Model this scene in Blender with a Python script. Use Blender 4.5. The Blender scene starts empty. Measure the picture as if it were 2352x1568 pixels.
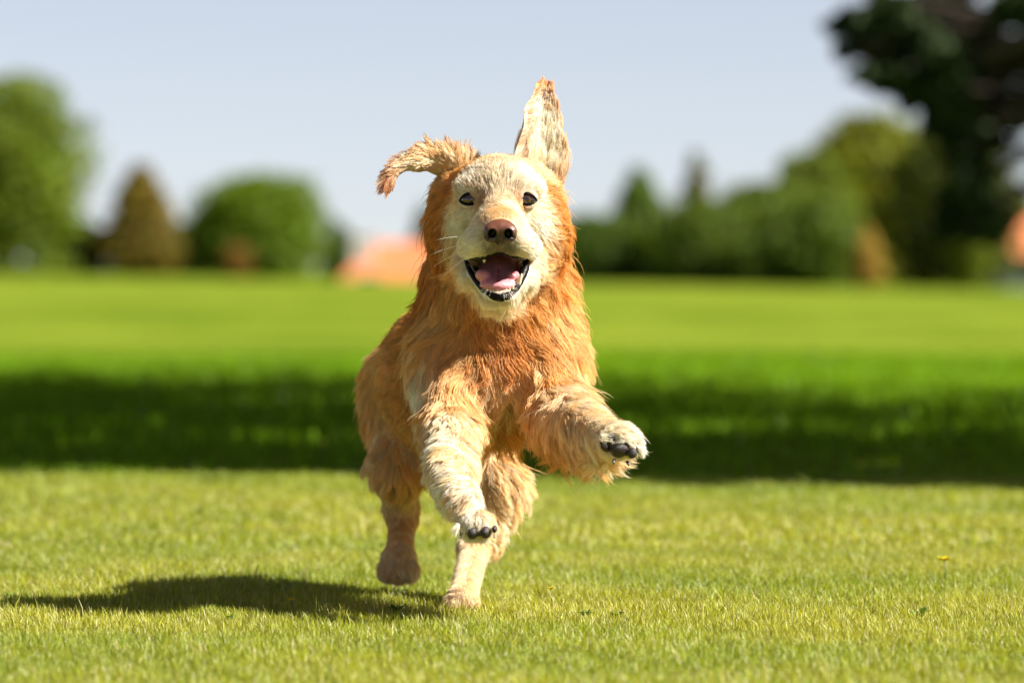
import bpy, math, random
import numpy as np
from mathutils import Vector, Quaternion, kdtree
random.seed(7)
rng = np.random.default_rng(11)
FUR = True
GRASS = True

S = bpy.context.scene
COL = S.collection
R = math.radians

# ------------------------------------------------------------------ camera
CAM_H = 0.48
PITCH = R(0.754)
FPX = 200.0 / 36.0 * 2352.0
cam_d = bpy.data.cameras.new('camera')
cam_d.lens = 200; cam_d.sensor_width = 36
cam_d.clip_start = 0.1; cam_d.clip_end = 12000
cam_d.dof.use_dof = True
cam_d.dof.focus_distance = 7.72
cam_d.dof.aperture_fstop = 5.0
cam = bpy.data.objects.new('camera', cam_d); COL.objects.link(cam)
cam.location = (0, 0, CAM_H)
cam.rotation_euler = (R(90) - PITCH, 0, 0)
S.camera = cam

# ------------------------------------------------------------------ sky and sun
SUN_EL, SUN_FRONT = R(42), R(14)        # from the right, a little on the camera's side
sv = Vector((math.cos(SUN_EL) * math.cos(SUN_FRONT), -math.cos(SUN_EL) * math.sin(SUN_FRONT), math.sin(SUN_EL)))
w = bpy.data.worlds.new('World'); S.world = w; w.use_nodes = True
nt = w.node_tree; nt.nodes.clear()
sky = nt.nodes.new('ShaderNodeTexSky'); sky.sky_type = 'NISHITA'; sky.sun_disc = False
sky.sun_elevation = SUN_EL; sky.sun_rotation = R(90) + SUN_FRONT
sky.air_density = 0.5; sky.dust_density = 0.0; sky.ozone_density = 1.0
bg = nt.nodes.new('ShaderNodeBackground'); bg.inputs['Strength'].default_value = 0.05
wo = nt.nodes.new('ShaderNodeOutputWorld')
hz = nt.nodes.new('ShaderNodeHueSaturation'); hz.inputs['Saturation'].default_value = 0.5
nt.links.new(sky.outputs[0], hz.inputs['Color']); wb = nt.nodes.new('ShaderNodeMix'); wb.data_type = 'RGBA'; wb.blend_type = 'MULTIPLY'; wb.inputs['Factor'].default_value = 1; wb.inputs['B'].default_value = (0.78, 0.765, 0.80, 1)
nt.links.new(hz.outputs[0], wb.inputs['A']); nt.links.new(wb.outputs['Result'], bg.inputs[0]); nt.links.new(bg.outputs[0], wo.inputs[0])
sun_d = bpy.data.lights.new('sun', 'SUN'); sun_d.energy = 5.0; sun_d.angle = R(0.5); sun_d.color = (1.0, 0.95, 0.85)
sun = bpy.data.objects.new('sun', sun_d); COL.objects.link(sun)
sun.rotation_euler = sv.to_track_quat('Z', 'Y').to_euler()

S.view_settings.view_transform = 'Standard'; S.view_settings.look = 'None'
S.view_settings.exposure = 1.5; S.view_settings.gamma = 1.0
S.render.engine = 'CYCLES'
cy = S.cycles
cy.use_denoising = True
try: cy.denoiser = 'OPENIMAGEDENOISE'; cy.denoising_prefilter = 'ACCURATE'
except Exception: pass
cy.max_bounces = 12; cy.diffuse_bounces = 5; cy.glossy_bounces = 4; cy.transmission_bounces = 10; cy.transparent_max_bounces = 8
cy.caustics_reflective = False; cy.caustics_refractive = False
cy.sample_clamp_indirect = 6.0

# ------------------------------------------------------------------ helpers
def W(px, py, Y):
    """world point at depth Y seen at pixel (px,py) of a 2352-wide picture: how distances were surveyed"""
    a = (px - 1176.0) / FPX; b = (784.0 - py) / FPX
    fy, fz = math.cos(PITCH), -math.sin(PITCH)
    uy, uz = math.sin(PITCH), math.cos(PITCH)
    d = np.array([a, fy + b * uy, fz + b * uz])
    return d * (Y / d[1]) + np.array([0, 0, CAM_H])

def nrm(v):
    return v / np.maximum(np.linalg.norm(v, axis=-1, keepdims=True), 1e-9)

def mesh_np(name, verts, faces, mats=(), smooth=True, parent=None, cols=None):
    """faces: list of int arrays, each (n,k)"""
    me = bpy.data.meshes.new(name)
    verts = np.asarray(verts, np.float32)
    if isinstance(faces, np.ndarray): faces = [faces]
    faces = [np.asarray(f, np.int32) for f in faces if len(f)]
    me.vertices.add(len(verts)); me.vertices.foreach_set('co', verts.ravel())
    nl = sum(f.size for f in faces); npoly = sum(len(f) for f in faces)
    me.loops.add(nl); me.polygons.add(npoly)
    me.loops.foreach_set('vertex_index', np.concatenate([f.ravel() for f in faces]))
    tot = np.concatenate([np.full(len(f), f.shape[1], np.int32) for f in faces])
    st = np.concatenate([[0], np.cumsum(tot)[:-1]]).astype(np.int32)
    me.polygons.foreach_set('loop_start', st)
    try: me.polygons.foreach_set('loop_total', tot)
    except Exception: pass
    me.polygons.foreach_set('use_smooth', np.full(npoly, smooth))
    if cols is not None:
        a = me.color_attributes.new('tint', 'FLOAT_COLOR', 'POINT')
        c = np.ones((len(verts), 4), np.float32); c[:, :3] = cols
        a.data.foreach_set('color', c.ravel())
    me.update(calc_edges=True); me.validate()
    for m in mats: me.materials.append(m)
    o = bpy.data.objects.new(name, me); COL.objects.link(o)
    if parent is not None: o.parent = parent
    return o

def tag(o, label=None, cat=None, group=None, kind=None):
    if label: o['label'] = label
    if cat: o['category'] = cat
    if group: o['group'] = group
    if kind: o['kind'] = kind
    return o

def empty(name, loc=(0, 0, 0)):
    o = bpy.data.objects.new(name, None); COL.objects.link(o); o.location = loc; o.empty_display_size = 0.1
    return o

def put(o, parent):
    """parent o, whose mesh is in world coordinates, to a thing placed anywhere"""
    o.parent = parent
    o.matrix_parent_inverse = parent.matrix_basis.inverted()
    return o

def mat(name):
    m = bpy.data.materials.new(name); m.use_nodes = True
    t = m.node_tree; t.nodes.clear()
    out = t.nodes.new('ShaderNodeOutputMaterial')
    return m, t, out

def N(t, kind, **kw):
    n = t.nodes.new(kind)
    for k, v in kw.items():
        if k.startswith('i_'): n.inputs[k[2:].replace('_', ' ')].default_value = v
        else: setattr(n, k, v)
    return n

def principled(name, col, rough=0.6, noise=None, bump=0.0, scale=50.0, spec=0.5, sss=0.0, coat=0.0, tint=False, amount=0.3):
    m, t, out = mat(name)
    b = N(t, 'ShaderNodeBsdfPrincipled')
    b.inputs['Roughness'].default_value = rough
    b.inputs['Specular IOR Level'].default_value = spec
    b.inputs['Subsurface Weight'].default_value = sss
    b.inputs['Subsurface Radius'].default_value = (0.01, 0.004, 0.003)
    b.inputs['Coat Weight'].default_value = coat
    b.inputs['Coat Roughness'].default_value = 0.12
    tc = N(t, 'ShaderNodeTexCoord')
    nz = N(t, 'ShaderNodeTexNoise'); nz.inputs['Scale'].default_value = scale; nz.inputs['Detail'].default_value = 6
    t.links.new(tc.outputs['Object'], nz.inputs['Vector'])
    if tint:
        at = N(t, 'ShaderNodeAttribute', attribute_name='tint'); src = at.outputs['Color']
    else:
        rgb = N(t, 'ShaderNodeRGB'); rgb.outputs[0].default_value = (*col, 1); src = rgb.outputs[0]
    mx = N(t, 'ShaderNodeMix', data_type='RGBA', blend_type='MULTIPLY')
    mx.inputs['Factor'].default_value = 1.0
    rp = N(t, 'ShaderNodeValToRGB')
    rp.color_ramp.elements[0].position = 0.3; rp.color_ramp.elements[1].position = 0.7
    lo = 1 - amount; rp.color_ramp.elements[0].color = (lo, lo, lo, 1); hi = 1 + amount * 0.4
    rp.color_ramp.elements[1].color = (hi, hi, hi, 1)
    t.links.new(nz.outputs[0], rp.inputs[0])
    t.links.new(src, mx.inputs['A']); t.links.new(rp.outputs[0], mx.inputs['B'])
    t.links.new(mx.outputs['Result'], b.inputs['Base Color'])
    if bump:
        bp = N(t, 'ShaderNodeBump'); bp.inputs['Strength'].default_value = bump; bp.inputs['Distance'].default_value = 0.002
        t.links.new(nz.outputs[0], bp.inputs['Height']); t.links.new(bp.outputs[0], b.inputs['Normal'])
    t.links.new(b.outputs[0], out.inputs[0])
    return m

def leaf_mat(name, transl=0.35, rough=0.5, gloss=0.06, spread=1.0):
    """leaf or grass blade: tint attribute, light passes through"""
    m, t, out = mat(name)
    at = N(t, 'ShaderNodeAttribute', attribute_name='tint')
    d = N(t, 'ShaderNodeBsdfDiffuse'); tr = N(t, 'ShaderNodeBsdfTranslucent'); g = N(t, 'ShaderNodeBsdfGlossy')
    g.inputs['Roughness'].default_value = rough; g.inputs['Color'].default_value = (1, 1, 1, 1)
    hs = N(t, 'ShaderNodeHueSaturation'); hs.inputs['Hue'].default_value = 0.485; hs.inputs['Saturation'].default_value = 1.1
    hs.inputs['Value'].default_value = 1.3
    m1 = N(t, 'ShaderNodeMixShader'); m1.inputs[0].default_value = transl
    m2 = N(t, 'ShaderNodeMixShader'); m2.inputs[0].default_value = gloss
    L = t.links.new
    L(at.outputs['Color'], d.inputs['Color']); L(at.outputs['Color'], hs.inputs['Color']); L(hs.outputs[0], tr.inputs['Color'])
    L(d.outputs[0], m1.inputs[1]); L(tr.outputs[0], m1.inputs[2]); L(m1.outputs[0], m2.inputs[1]); L(g.outputs[0], m2.inputs[2])
    L(m2.outputs[0], out.inputs[0])
    return m

# ------------------------------------------------------------------ terrain
def sstep(a, b, x):
    t = np.clip((x - a) / (b - a), 0, 1); return t * t * (3 - 2 * t)

def ground_z(x, y):
    x = np.asarray(x, float); y = np.asarray(y, float)
    z = 0.012 * np.sin(x * 1.3 + 0.4) * np.sin(y * 0.9) * sstep(8.5, 14, y)
    z = z - 1.75 * sstep(28, 62, y)
    up = sstep(85, 300, y)
    z = z + up * 1.38 - up * 0.015 * np.clip(x, -60, 60) * 1.0
    z = z - 3.6 * sstep(318, 350, y)
    return z

ys = np.unique(np.concatenate([np.linspace(-30, 0, 8), np.linspace(0, 40, 121), np.linspace(40, 120, 41),
                               np.linspace(120, 380, 66), np.geomspace(380, 9000, 24)]))
xs0 = np.linspace(-1, 1, 61); xs0 = np.sign(xs0) * (np.abs(xs0) ** 2.2)
gv = []
for y in ys:
    half = 18 + max(y, 0) * 0.9
    for q in xs0: gv.append((q * half, y))
gv = np.array(gv); gz = ground_z(gv[:, 0], gv[:, 1])
nx, ny = len(xs0), len(ys)
idx = np.arange(nx * ny).reshape(ny, nx)
gf = np.stack([idx[:-1, :-1], idx[:-1, 1:], idx[1:, 1:], idx[1:, :-1]], -1).reshape(-1, 4)

m_ground, t, out = mat('lawn_turf')
L = t.links.new
tc = N(t, 'ShaderNodeTexCoord')
sep = N(t, 'ShaderNodeSeparateXYZ'); L(tc.outputs['Object'], sep.inputs[0])
n1 = N(t, 'ShaderNodeTexNoise'); n1.inputs['Scale'].default_value = 0.35; n1.inputs['Detail'].default_value = 8; n1.inputs['Roughness'].default_value = 0.65
n2 = N(t, 'ShaderNodeTexNoise'); n2.inputs['Scale'].default_value = 9; n2.inputs['Detail'].default_value = 8
L(tc.outputs['Object'], n1.inputs['Vector']); L(tc.outputs['Object'], n2.inputs['Vector'])
r1 = N(t, 'ShaderNodeValToRGB'); e = r1.color_ramp.elements
e[0].position = 0.32; e[0].color = (0.105, 0.155, 0.012, 1); e[1].position = 0.68; e[1].color = (0.20, 0.245, 0.026, 1)
r2 = N(t, 'ShaderNodeValToRGB'); e = r2.color_ramp.elements
e[0].position = 0.3; e[0].color = (0.6, 0.6, 0.6, 1); e[1].position = 0.75; e[1].color = (1.15, 1.15, 1.15, 1)
L(n1.outputs[0], r1.inputs[0]); L(n2.outputs[0], r2.inputs[0])
mx = N(t, 'ShaderNodeMix', data_type='RGBA', blend_type='MULTIPLY'); mx.inputs['Factor'].default_value = 1
L(r1.outputs[0], mx.inputs['A']); L(r2.outputs[0], mx.inputs['B'])
n3 = N(t, 'ShaderNodeTexNoise'); n3.inputs['Scale'].default_value = 0.06; n3.inputs['Detail'].default_value = 5; L(tc.outputs['Object'], n3.inputs['Vector'])
r4 = N(t, 'ShaderNodeValToRGB'); e = r4.color_ramp.elements
e[0].position = 0.35; e[0].color = (0.66, 0.76, 0.66, 1); e[1].position = 0.65; e[1].color = (1.12, 1.08, 1.1, 1)
mx0 = N(t, 'ShaderNodeMix', data_type='RGBA', blend_type='MULTIPLY'); mx0.inputs['Factor'].default_value = 1
L(n3.outputs[0], r4.inputs[0]); L(mx.outputs['Result'], mx0.inputs['A']); L(r4.outputs[0], mx0.inputs['B']); mx = mx0
# thatch near the camera, where real blades stand on it
mr = N(t, 'ShaderNodeMapRange'); mr.inputs['From Min'].default_value = 11; mr.inputs['From Max'].default_value = 15
L(sep.outputs['Y'], mr.inputs['Value'])
r3 = N(t, 'ShaderNodeValToRGB'); e = r3.color_ramp.elements
e[0].position = 0.35; e[0].color = (0.13, 0.135, 0.02, 1); e[1].position = 0.7; e[1].color = (0.27, 0.26, 0.05, 1)
L(n2.outputs[0], r3.inputs[0])
mx2 = N(t, 'ShaderNodeMix', data_type='RGBA'); L(mr.outputs[0], mx2.inputs['Factor'])
L(r3.outputs[0], mx2.inputs['A']); L(mx.outputs['Result'], mx2.inputs['B'])
b = N(t, 'ShaderNodeBsdfDiffuse'); L(mx2.outputs['Result'], b.inputs['Color'])
bp = N(t, 'ShaderNodeBump'); bp.inputs['Strength'].default_value = 0.6; bp.inputs['Distance'].default_value = 0.05
L(n2.outputs[0], bp.inputs['Height']); L(bp.outputs[0], b.inputs['Normal'])
L(b.outputs[0], out.inputs[0])
ground = mesh_np('ground', np.column_stack([gv, gz]), gf, [m_ground])
tag(ground, 'green meadow ground running from the lawn to the tree line', 'ground', kind='structure')

# ------------------------------------------------------------------ trees
m_bark = principled('bark', (0.075, 0.055, 0.04), 0.9, bump=0.8, scale=8, amount=0.5)
m_leaf = leaf_mat('leaves', 0.28, 0.6, 0.012)
m_leaf_dense = leaf_mat('dense_leaves', 0.10, 0.6, 0.01)

def tube(path, radii, n=8):
    path = np.asarray(path, float); vs = []; fs = []
    for i, p in enumerate(path):
        d = path[min(i + 1, len(path) - 1)] - path[max(i - 1, 0)]
        d = d / np.linalg.norm(d); u = np.cross(d, [0.31, 0.2, 0.93] if abs(d[2]) < 0.9 else [1, 0.1, 0]); u /= np.linalg.norm(u); v = np.cross(d, u)
        for k in range(n):
            a = 2 * math.pi * k / n
            vs.append(p + radii[i] * (math.cos(a) * u + math.sin(a) * v))
    for i in range(len(path) - 1):
        for k in range(n):
            fs.append((i * n + k, i * n + (k + 1) % n, (i + 1) * n + (k + 1) % n, (i + 1) * n + k))
    c0 = len(vs); vs.append(path[0]); vs.append(path[-1])
    tri = [(c0, (k + 1) % n, k) for k in range(n)] + [(c0 + 1, (len(path) - 1) * n + k, (len(path) - 1) * n + (k + 1) % n) for k in range(n)]
    return np.array(vs), np.array(fs), np.array(tri)

class MB:
    def __init__(s): s.v = []; s.q = []; s.t = []; s.n = 0
    def add(s, v, q=None, tr=None):
        s.v.append(np.asarray(v, float))
        if q is not None and len(q): s.q.append(np.asarray(q) + s.n)
        if tr is not None and len(tr): s.t.append(np.asarray(tr) + s.n)
        s.n += len(v)
    def tube(s, path, radii, n=8): s.add(*tube(path, radii, n))
    def box(s, lo, hi):
        x0, y0, z0 = lo; x1, y1, z1 = hi
        v = [(x0,y0,z0),(x1,y0,z0),(x1,y1,z0),(x0,y1,z0),(x0,y0,z1),(x1,y0,z1),(x1,y1,z1),(x0,y1,z1)]
        s.add(v, [(0,3,2,1),(4,5,6,7),(0,1,5,4),(1,2,6,5),(2,3,7,6),(3,0,4,7)])
    def build(s, name, mats, parent=None, smooth=True, cols=None):
        f = []
        if s.q: f.append(np.concatenate(s.q))
        if s.t: f.append(np.concatenate(s.t))
        return mesh_np(name, np.concatenate(s.v), f, mats, smooth, parent, cols)

def leaf_cards(pts, nrml, size, col, r):
    n = len(pts)
    a = nrm(r.normal(size=(n, 3)) + nrml * 0.8)
    u = nrm(np.cross(a, r.normal(size=(n, 3)))); v = np.cross(a, u)
    s = size * r.uniform(0.6, 1.3, (n, 1))
    base = pts
    vs = np.stack([base - u * s * 0.5, base + v * s * 0.28 + a * s * 0.06, base + u * s * 0.5, base - v * s * 0.28 + a * s * 0.06], 1).reshape(-1, 3)
    f = np.arange(4 * n).reshape(n, 4)
    return vs, f, np.repeat(col, 4, 0)

def crown_points(blobs, n, r, shell=0.55):
    vol = np.array([b[1] * b[2] * b[3] for b in blobs]) ** (2 / 3); pick = r.choice(len(blobs), n, p=vol / vol.sum())
    d = nrm(r.normal(size=(n, 3))); rad = (shell + (1 - shell) * r.random((n, 1)) ** 0.7)
    rad *= 1 + 0.16 * np.sin(d[:, :1] * 5 + pick[:, None]) * np.sin(d[:, 2:] * 6 + pick[:, None] * 2)
    c = np.array([b[0] for b in blobs])[pick]; s = np.array([b[1:4] for b in blobs])[pick]
    return c + d * rad * s, d, pick

def make_tree(name, label, cat, base, height, width, tint, n=5000, leaf=0.35, shape='round', group=None, seed=1,
              crown_low=0.12, material=None, nblob=26, depth=None):
    r = np.random.default_rng(seed)
    root = empty(name, base); tag(root, label, cat, group)
    bx = np.array(base, float); depth = depth or width
    h0 = height * crown_low; blobs = []
    for i in range(nblob):
        f = (i + 0.5) / nblob
        z = h0 + (height - h0) * (f ** 0.9)
        rel = (z - h0) / (height - h0)
        if shape == 'round': pr = math.sqrt(max(0.0, 1 - (2 * rel - 0.9) ** 2 / 1.35))
        elif shape == 'cone': pr = max(0.2, (1 - rel) ** 0.5) * min(1, 0.55 + rel * 2.5)
        elif shape == 'column': pr = (1 - rel ** 3) * min(1, 0.6 + rel * 2)
        else: pr = 1.0 * (1 - rel ** 4 * 0.5)
        rb = (0.30 if shape != 'cone' else 0.24) * width * 0.5 * r.uniform(0.75, 1.3) * max(pr, 0.35)
        a = i * 2.399 + r.uniform(-.4, .4); q = max(0, width * 0.5 * pr - rb * 0.8) * r.uniform(0.55, 1.0)
        z = min(z, height - rb * 0.75)
        blobs.append((bx + [math.cos(a) * q, math.sin(a) * q * depth / width, z], rb, rb, rb * r.uniform(0.7, 1.0)))
        if rb < 0.6 * width * 0.5 * pr:
            blobs.append((bx + [math.cos(a) * q * .3, math.sin(a) * q * .3, z * 0.97], width * 0.36 * pr + .01, depth * 0.36 * pr + .01, rb))
    p, d, pick = crown_points(blobs, n, r)
    bt = r.uniform(0.75, 1.25, (len(blobs), 1))
    c = np.array(tint) * bt[pick] * r.uniform(0.7, 1.3, (n, 1)) * (1 + r.normal(size=(n, 3)) * 0.06)
    v, f, cc = leaf_cards(p, d, leaf, np.clip(c, 0.004, 0.9), r)
    crown = mesh_np('crown', v, f, [material or m_leaf], False, None, cc); put(crown, root)
    mb = MB(); tr = max(0.05, height * 0.022)
    pts = [bx + [r.normal() * 0.02 * height * k / 6, r.normal() * 0.02 * height * k / 6, -0.15 + (height * 0.9) * k / 6] for k in range(7)]
    mb.tube(pts, [tr * (1.25 - k * 0.18) for k in range(7)], 8)
    for b_ in blobs[::3]:
        k = 1 + int(3 * r.random()); s0 = pts[k]; mid = (s0 + b_[0]) / 2 + [0, 0, 0.03 * height]
        mb.tube([s0, mid, b_[0]], [tr * 0.5, tr * 0.32, tr * 0.1], 6)
    tk = mb.build('trunk', [m_bark]); put(tk, root)
    return root

def ground_pt(px, Y):
    x = (px - 1176.0) / FPX * Y
    return np.array([x, Y, float(ground_z(x, Y))])

def bgtree(name, label, cat, px, top, wpx, Y, tint, **kw):
    b = ground_pt(px, Y); topz = W(px, top, Y)[2]
    make_tree(name, label, cat, tuple(b), topz - b[2], 1.22 * wpx / FPX * Y, (1.85 * tint[0], 1.65 * tint[1], 0.95 * tint[2]), **kw)

G_L = 'background trees left of the dog'; G_R = 'background trees right of the dog'
bgtree('broadleaf_tree', 'tall pale green tree cut by the left edge of the picture', 'tree', 20, 165, 400, 300, (0.075, 0.115, 0.012), n=11000, leaf=0.5, seed=3, crown_low=0.0, group=G_L)
bgtree('shrub', 'low dark bluish shrub between the tall pale tree and the brown tree', 'shrub', 178, 505, 150, 303, (0.02, 0.04, 0.035), n=3500, leaf=0.4, seed=4, crown_low=0.0, nblob=14)
bgtree('copper_tree', 'brown tree with a pointed top, left of the round green tree', 'tree', 322, 375, 235, 302, (0.10, 0.085, 0.022), n=9000, leaf=0.42, seed=5, shape='cone', crown_low=0.0, group=G_L)
bgtree('back_tree', 'dark green tree low between the brown tree and the round green tree', 'tree', 440, 505, 150, 318, (0.03, 0.05, 0.014), n=4000, leaf=0.42, seed=25, crown_low=0.0)
bgtree('round_tree', 'round bright green tree left of the orange roof', 'tree', 598, 402, 330, 305, (0.065, 0.115, 0.008), n=11000, leaf=0.45, seed=6, crown_low=0.0, group=G_L)
bgtree('brown_bush', 'small reddish brown bush at the foot of the round green tree', 'shrub', 545, 560, 70, 293, (0.11, 0.07, 0.02), n=1200, leaf=0.3, seed=26, crown_low=0.0, nblob=10)
bgtree('small_tree', 'small dark tree peeking between the round green tree and the orange roof', 'tree', 775, 500, 100, 350, (0.035, 0.065, 0.016), n=3000, leaf=0.4, seed=7, crown_low=0.0)
bgtree('dark_tree', 'dark tree half hidden behind the left side of the dog head', 'tree', 985, 462, 110, 352, (0.028, 0.05, 0.012), n=4000, leaf=0.4, seed=8, crown_low=0.0)
bgtree('hedge_tree', 'low dark tree right beside the dog neck', 'tree', 1350, 490, 230, 300, (0.039, 0.072, 0.016), n=6000, leaf=0.45, seed=9, crown_low=0.0, group=G_R)
bgtree('conifer_tree', 'green pointed tree standing right of the dog head', 'tree', 1468, 380, 210, 304, (0.055, 0.101, 0.018), n=8000, leaf=0.42, seed=10, shape='cone', crown_low=0.0, group=G_R)
bgtree('poplar_tree', 'greyish green tree with a slim top, right of the pointed green tree', 'tree', 1600, 345, 130, 314, (0.085, 0.098, 0.039), n=5000, leaf=0.4, seed=11, shape='cone', crown_low=0.0, group=G_R)
bgtree('bushy_tree', 'dark green bushy tree before the greyish slim tree', 'tree', 1605, 462, 280, 298, (0.044, 0.075, 0.013), n=8000, leaf=0.45, seed=12, crown_low=0.0, group=G_R)
bgtree('spreading_tree', 'mid green spreading tree left of the tallest round tree', 'tree', 1755, 418, 280, 304, (0.055, 0.091, 0.013), n=9000, leaf=0.45, seed=13, crown_low=0.0, group=G_R)
bgtree('leaning_tree', 'mid green tree between the spreading tree and the tallest round tree', 'tree', 1870, 345, 240, 310, (0.065, 0.098, 0.013), n=9000, leaf=0.45, seed=33, crown_low=0.0, group=G_R)
bgtree('great_tree', 'tallest round yellow green tree at right under the dark branch', 'tree', 1998, 255, 380, 316, (0.091, 0.114, 0.009), n=14000, leaf=0.5, seed=14, crown_low=0.0, group=G_R)
bgtree('front_tree', 'dark green tree low before the tallest round tree', 'tree', 1860, 455, 260, 294, (0.047, 0.081, 0.013), n=8000, leaf=0.45, seed=15, crown_low=0.0, group=G_R)
bgtree('shade_tree', 'dark tree between the brown bush and the house at the right edge', 'tree', 2190, 285, 330, 300, (0.034, 0.049, 0.007), n=11000, leaf=0.45, seed=16, crown_low=0.0, group=G_R)
bgtree('bright_bush', 'yellow green bush left of the house at the right edge', 'shrub', 2232, 440, 90, 290, (0.078, 0.111, 0.010), n=2500, leaf=0.4, seed=17, crown_low=0.0)
bgtree('dry_bush', 'narrow straw brown bush under the tallest round tree', 'shrub', 1992, 515, 80, 288, (0.208, 0.156, 0.052), n=2500, leaf=0.3, seed=18, shape='column', crown_low=0.0)
bgtree('far_tree', 'pale far tree glimpsed behind the house at the right edge', 'tree', 2345, 430, 130, 345, (0.091, 0.117, 0.039), n=2500, leaf=0.45, seed=19, crown_low=0.0)

# big dark tree whose low branches hang into the top right corner
def overhang_tree():
    r = np.random.default_rng(77); Y = 44.0
    base = np.array([8.2, Y + 1.0, float(ground_z(8.2, Y + 1))])
    root = empty('overhanging_tree', tuple(base))
    tag(root, 'large dark tree with low branches hanging into the top right corner', 'tree')
    blobs = []
    spots = [(1960, 62, 62, 40), (2010, 105, 60, 38), (2040, 30, 70, 45), (2065, 165, 52, 36), (2110, 95, 75, 55), (2120, 205, 60, 45),
             (2170, 30, 95, 70), (2180, 150, 62, 58), (2195, 250, 62, 52), (2255, 215, 60, 58), (2235, 120, 55, 40), (2310, 130, 62, 52), (2340, 20, 80, 45),
             (2215, 330, 55, 60), (2150, 290, 35, 35), (2340, 250, 60, 40), (2265, 300, 60, 45), (2230, 420, 60, 60), (2190, 500, 60, 60), (2270, 520, 45, 50),
             (1945, 118, 26, 14), (1985, 172, 30, 16), (2020, 195, 25, 16)]
    for (px, py, rx, rz) in spots:
        c = W(px, py, Y + r.uniform(-1.2, 1.2)); k = Y / FPX
        blobs.append((c, rx * k * .84, max(rx * k, 0.25) * 1.2, rz * k * .84))
    for (c, rx, ry, rz) in list(blobs):
        for q in range(6):
            d = nrm(r.normal(size=3)); blobs.append((c + d * np.array([rx, ry, rz]) * r.uniform(1.0, 1.4), rx * .30, ry * .30, rz * .24))
    NL = len(blobs)
    for i in range(60):
        a = r.uniform(0, 2 * math.pi); q = r.uniform(0.5, 5.2); z = r.uniform(2.4, 10.5)
        c = base + [math.cos(a) * q * 0.9 + 0.5, math.sin(a) * q * 0.8, z]
        if c[0] < 4.2 and z < 5: continue
        blobs.append((c, 1.3, 1.3, 1.0))
    p1, d1, _ = crown_points(blobs[:NL], 12500, r, 0.1); p2, d2, _ = crown_points(blobs[NL:], 26000, r, 0.25)
    p = np.concatenate([p1, p2]); d = np.concatenate([d1, d2])
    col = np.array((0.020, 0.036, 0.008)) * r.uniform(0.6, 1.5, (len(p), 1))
    v, f, cc = leaf_cards(p, d, 0.15, col, r)
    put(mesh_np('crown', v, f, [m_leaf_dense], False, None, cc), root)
    mb = MB()
    tk = [base + [0.1 * math.sin(k), 0, -0.2 + k * 1.6] for k in range(6)]
    mb.tube(tk, [0.38, 0.33, 0.3, 0.25, 0.18, 0.1], 10)
    for b_ in blobs[::2]:
        s0 = tk[1 + int(r.random() * 3)]; mid = (s0 + b_[0]) / 2 + [0, 0, 0.5]
        mb.tube([s0, mid, b_[0]], [0.09, 0.05, 0.015], 6)
    put(mb.build('trunk', [m_bark]), root)
overhang_tree()

# trees standing to the right of the picture: their shade is the dark band on the meadow
make_tree('shade_giver_tree', 'tall broad tree beside the meadow, its shade lying across the grass behind the dog', 'tree', (3.1, 17.0, 0), 15.0, 12.6, (0.05, 0.09, 0.012), n=21000, leaf=0.36, seed=31, crown_low=0.25, nblob=38, depth=16.5)
make_tree('shade_giver_tree', 'slender tree standing before the tall broad tree at the lawn edge', 'tree', (8.6, 12.1, 0), 10.5, 4.2, (0.05, 0.09, 0.012), n=7000, leaf=0.3, seed=32, crown_low=0.12, nblob=26)

# ------------------------------------------------------------------ houses
m_roof = principled('roof_tiles', (0.50, 0.16, 0.055), 0.8, scale=2, amount=0.25)
m_wall = principled('house_plaster', (0.62, 0.60, 0.58), 0.8, scale=3, amount=0.12)
m_grey = principled('grey_cladding', (0.25, 0.27, 0.30), 0.7, scale=3, amount=0.2)
m_glass = principled('window_glass', (0.03, 0.04, 0.05), 0.1, spec=0.6)
m_wood = principled('white_frame', (0.7, 0.7, 0.68), 0.6, scale=5, amount=0.1)

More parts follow.
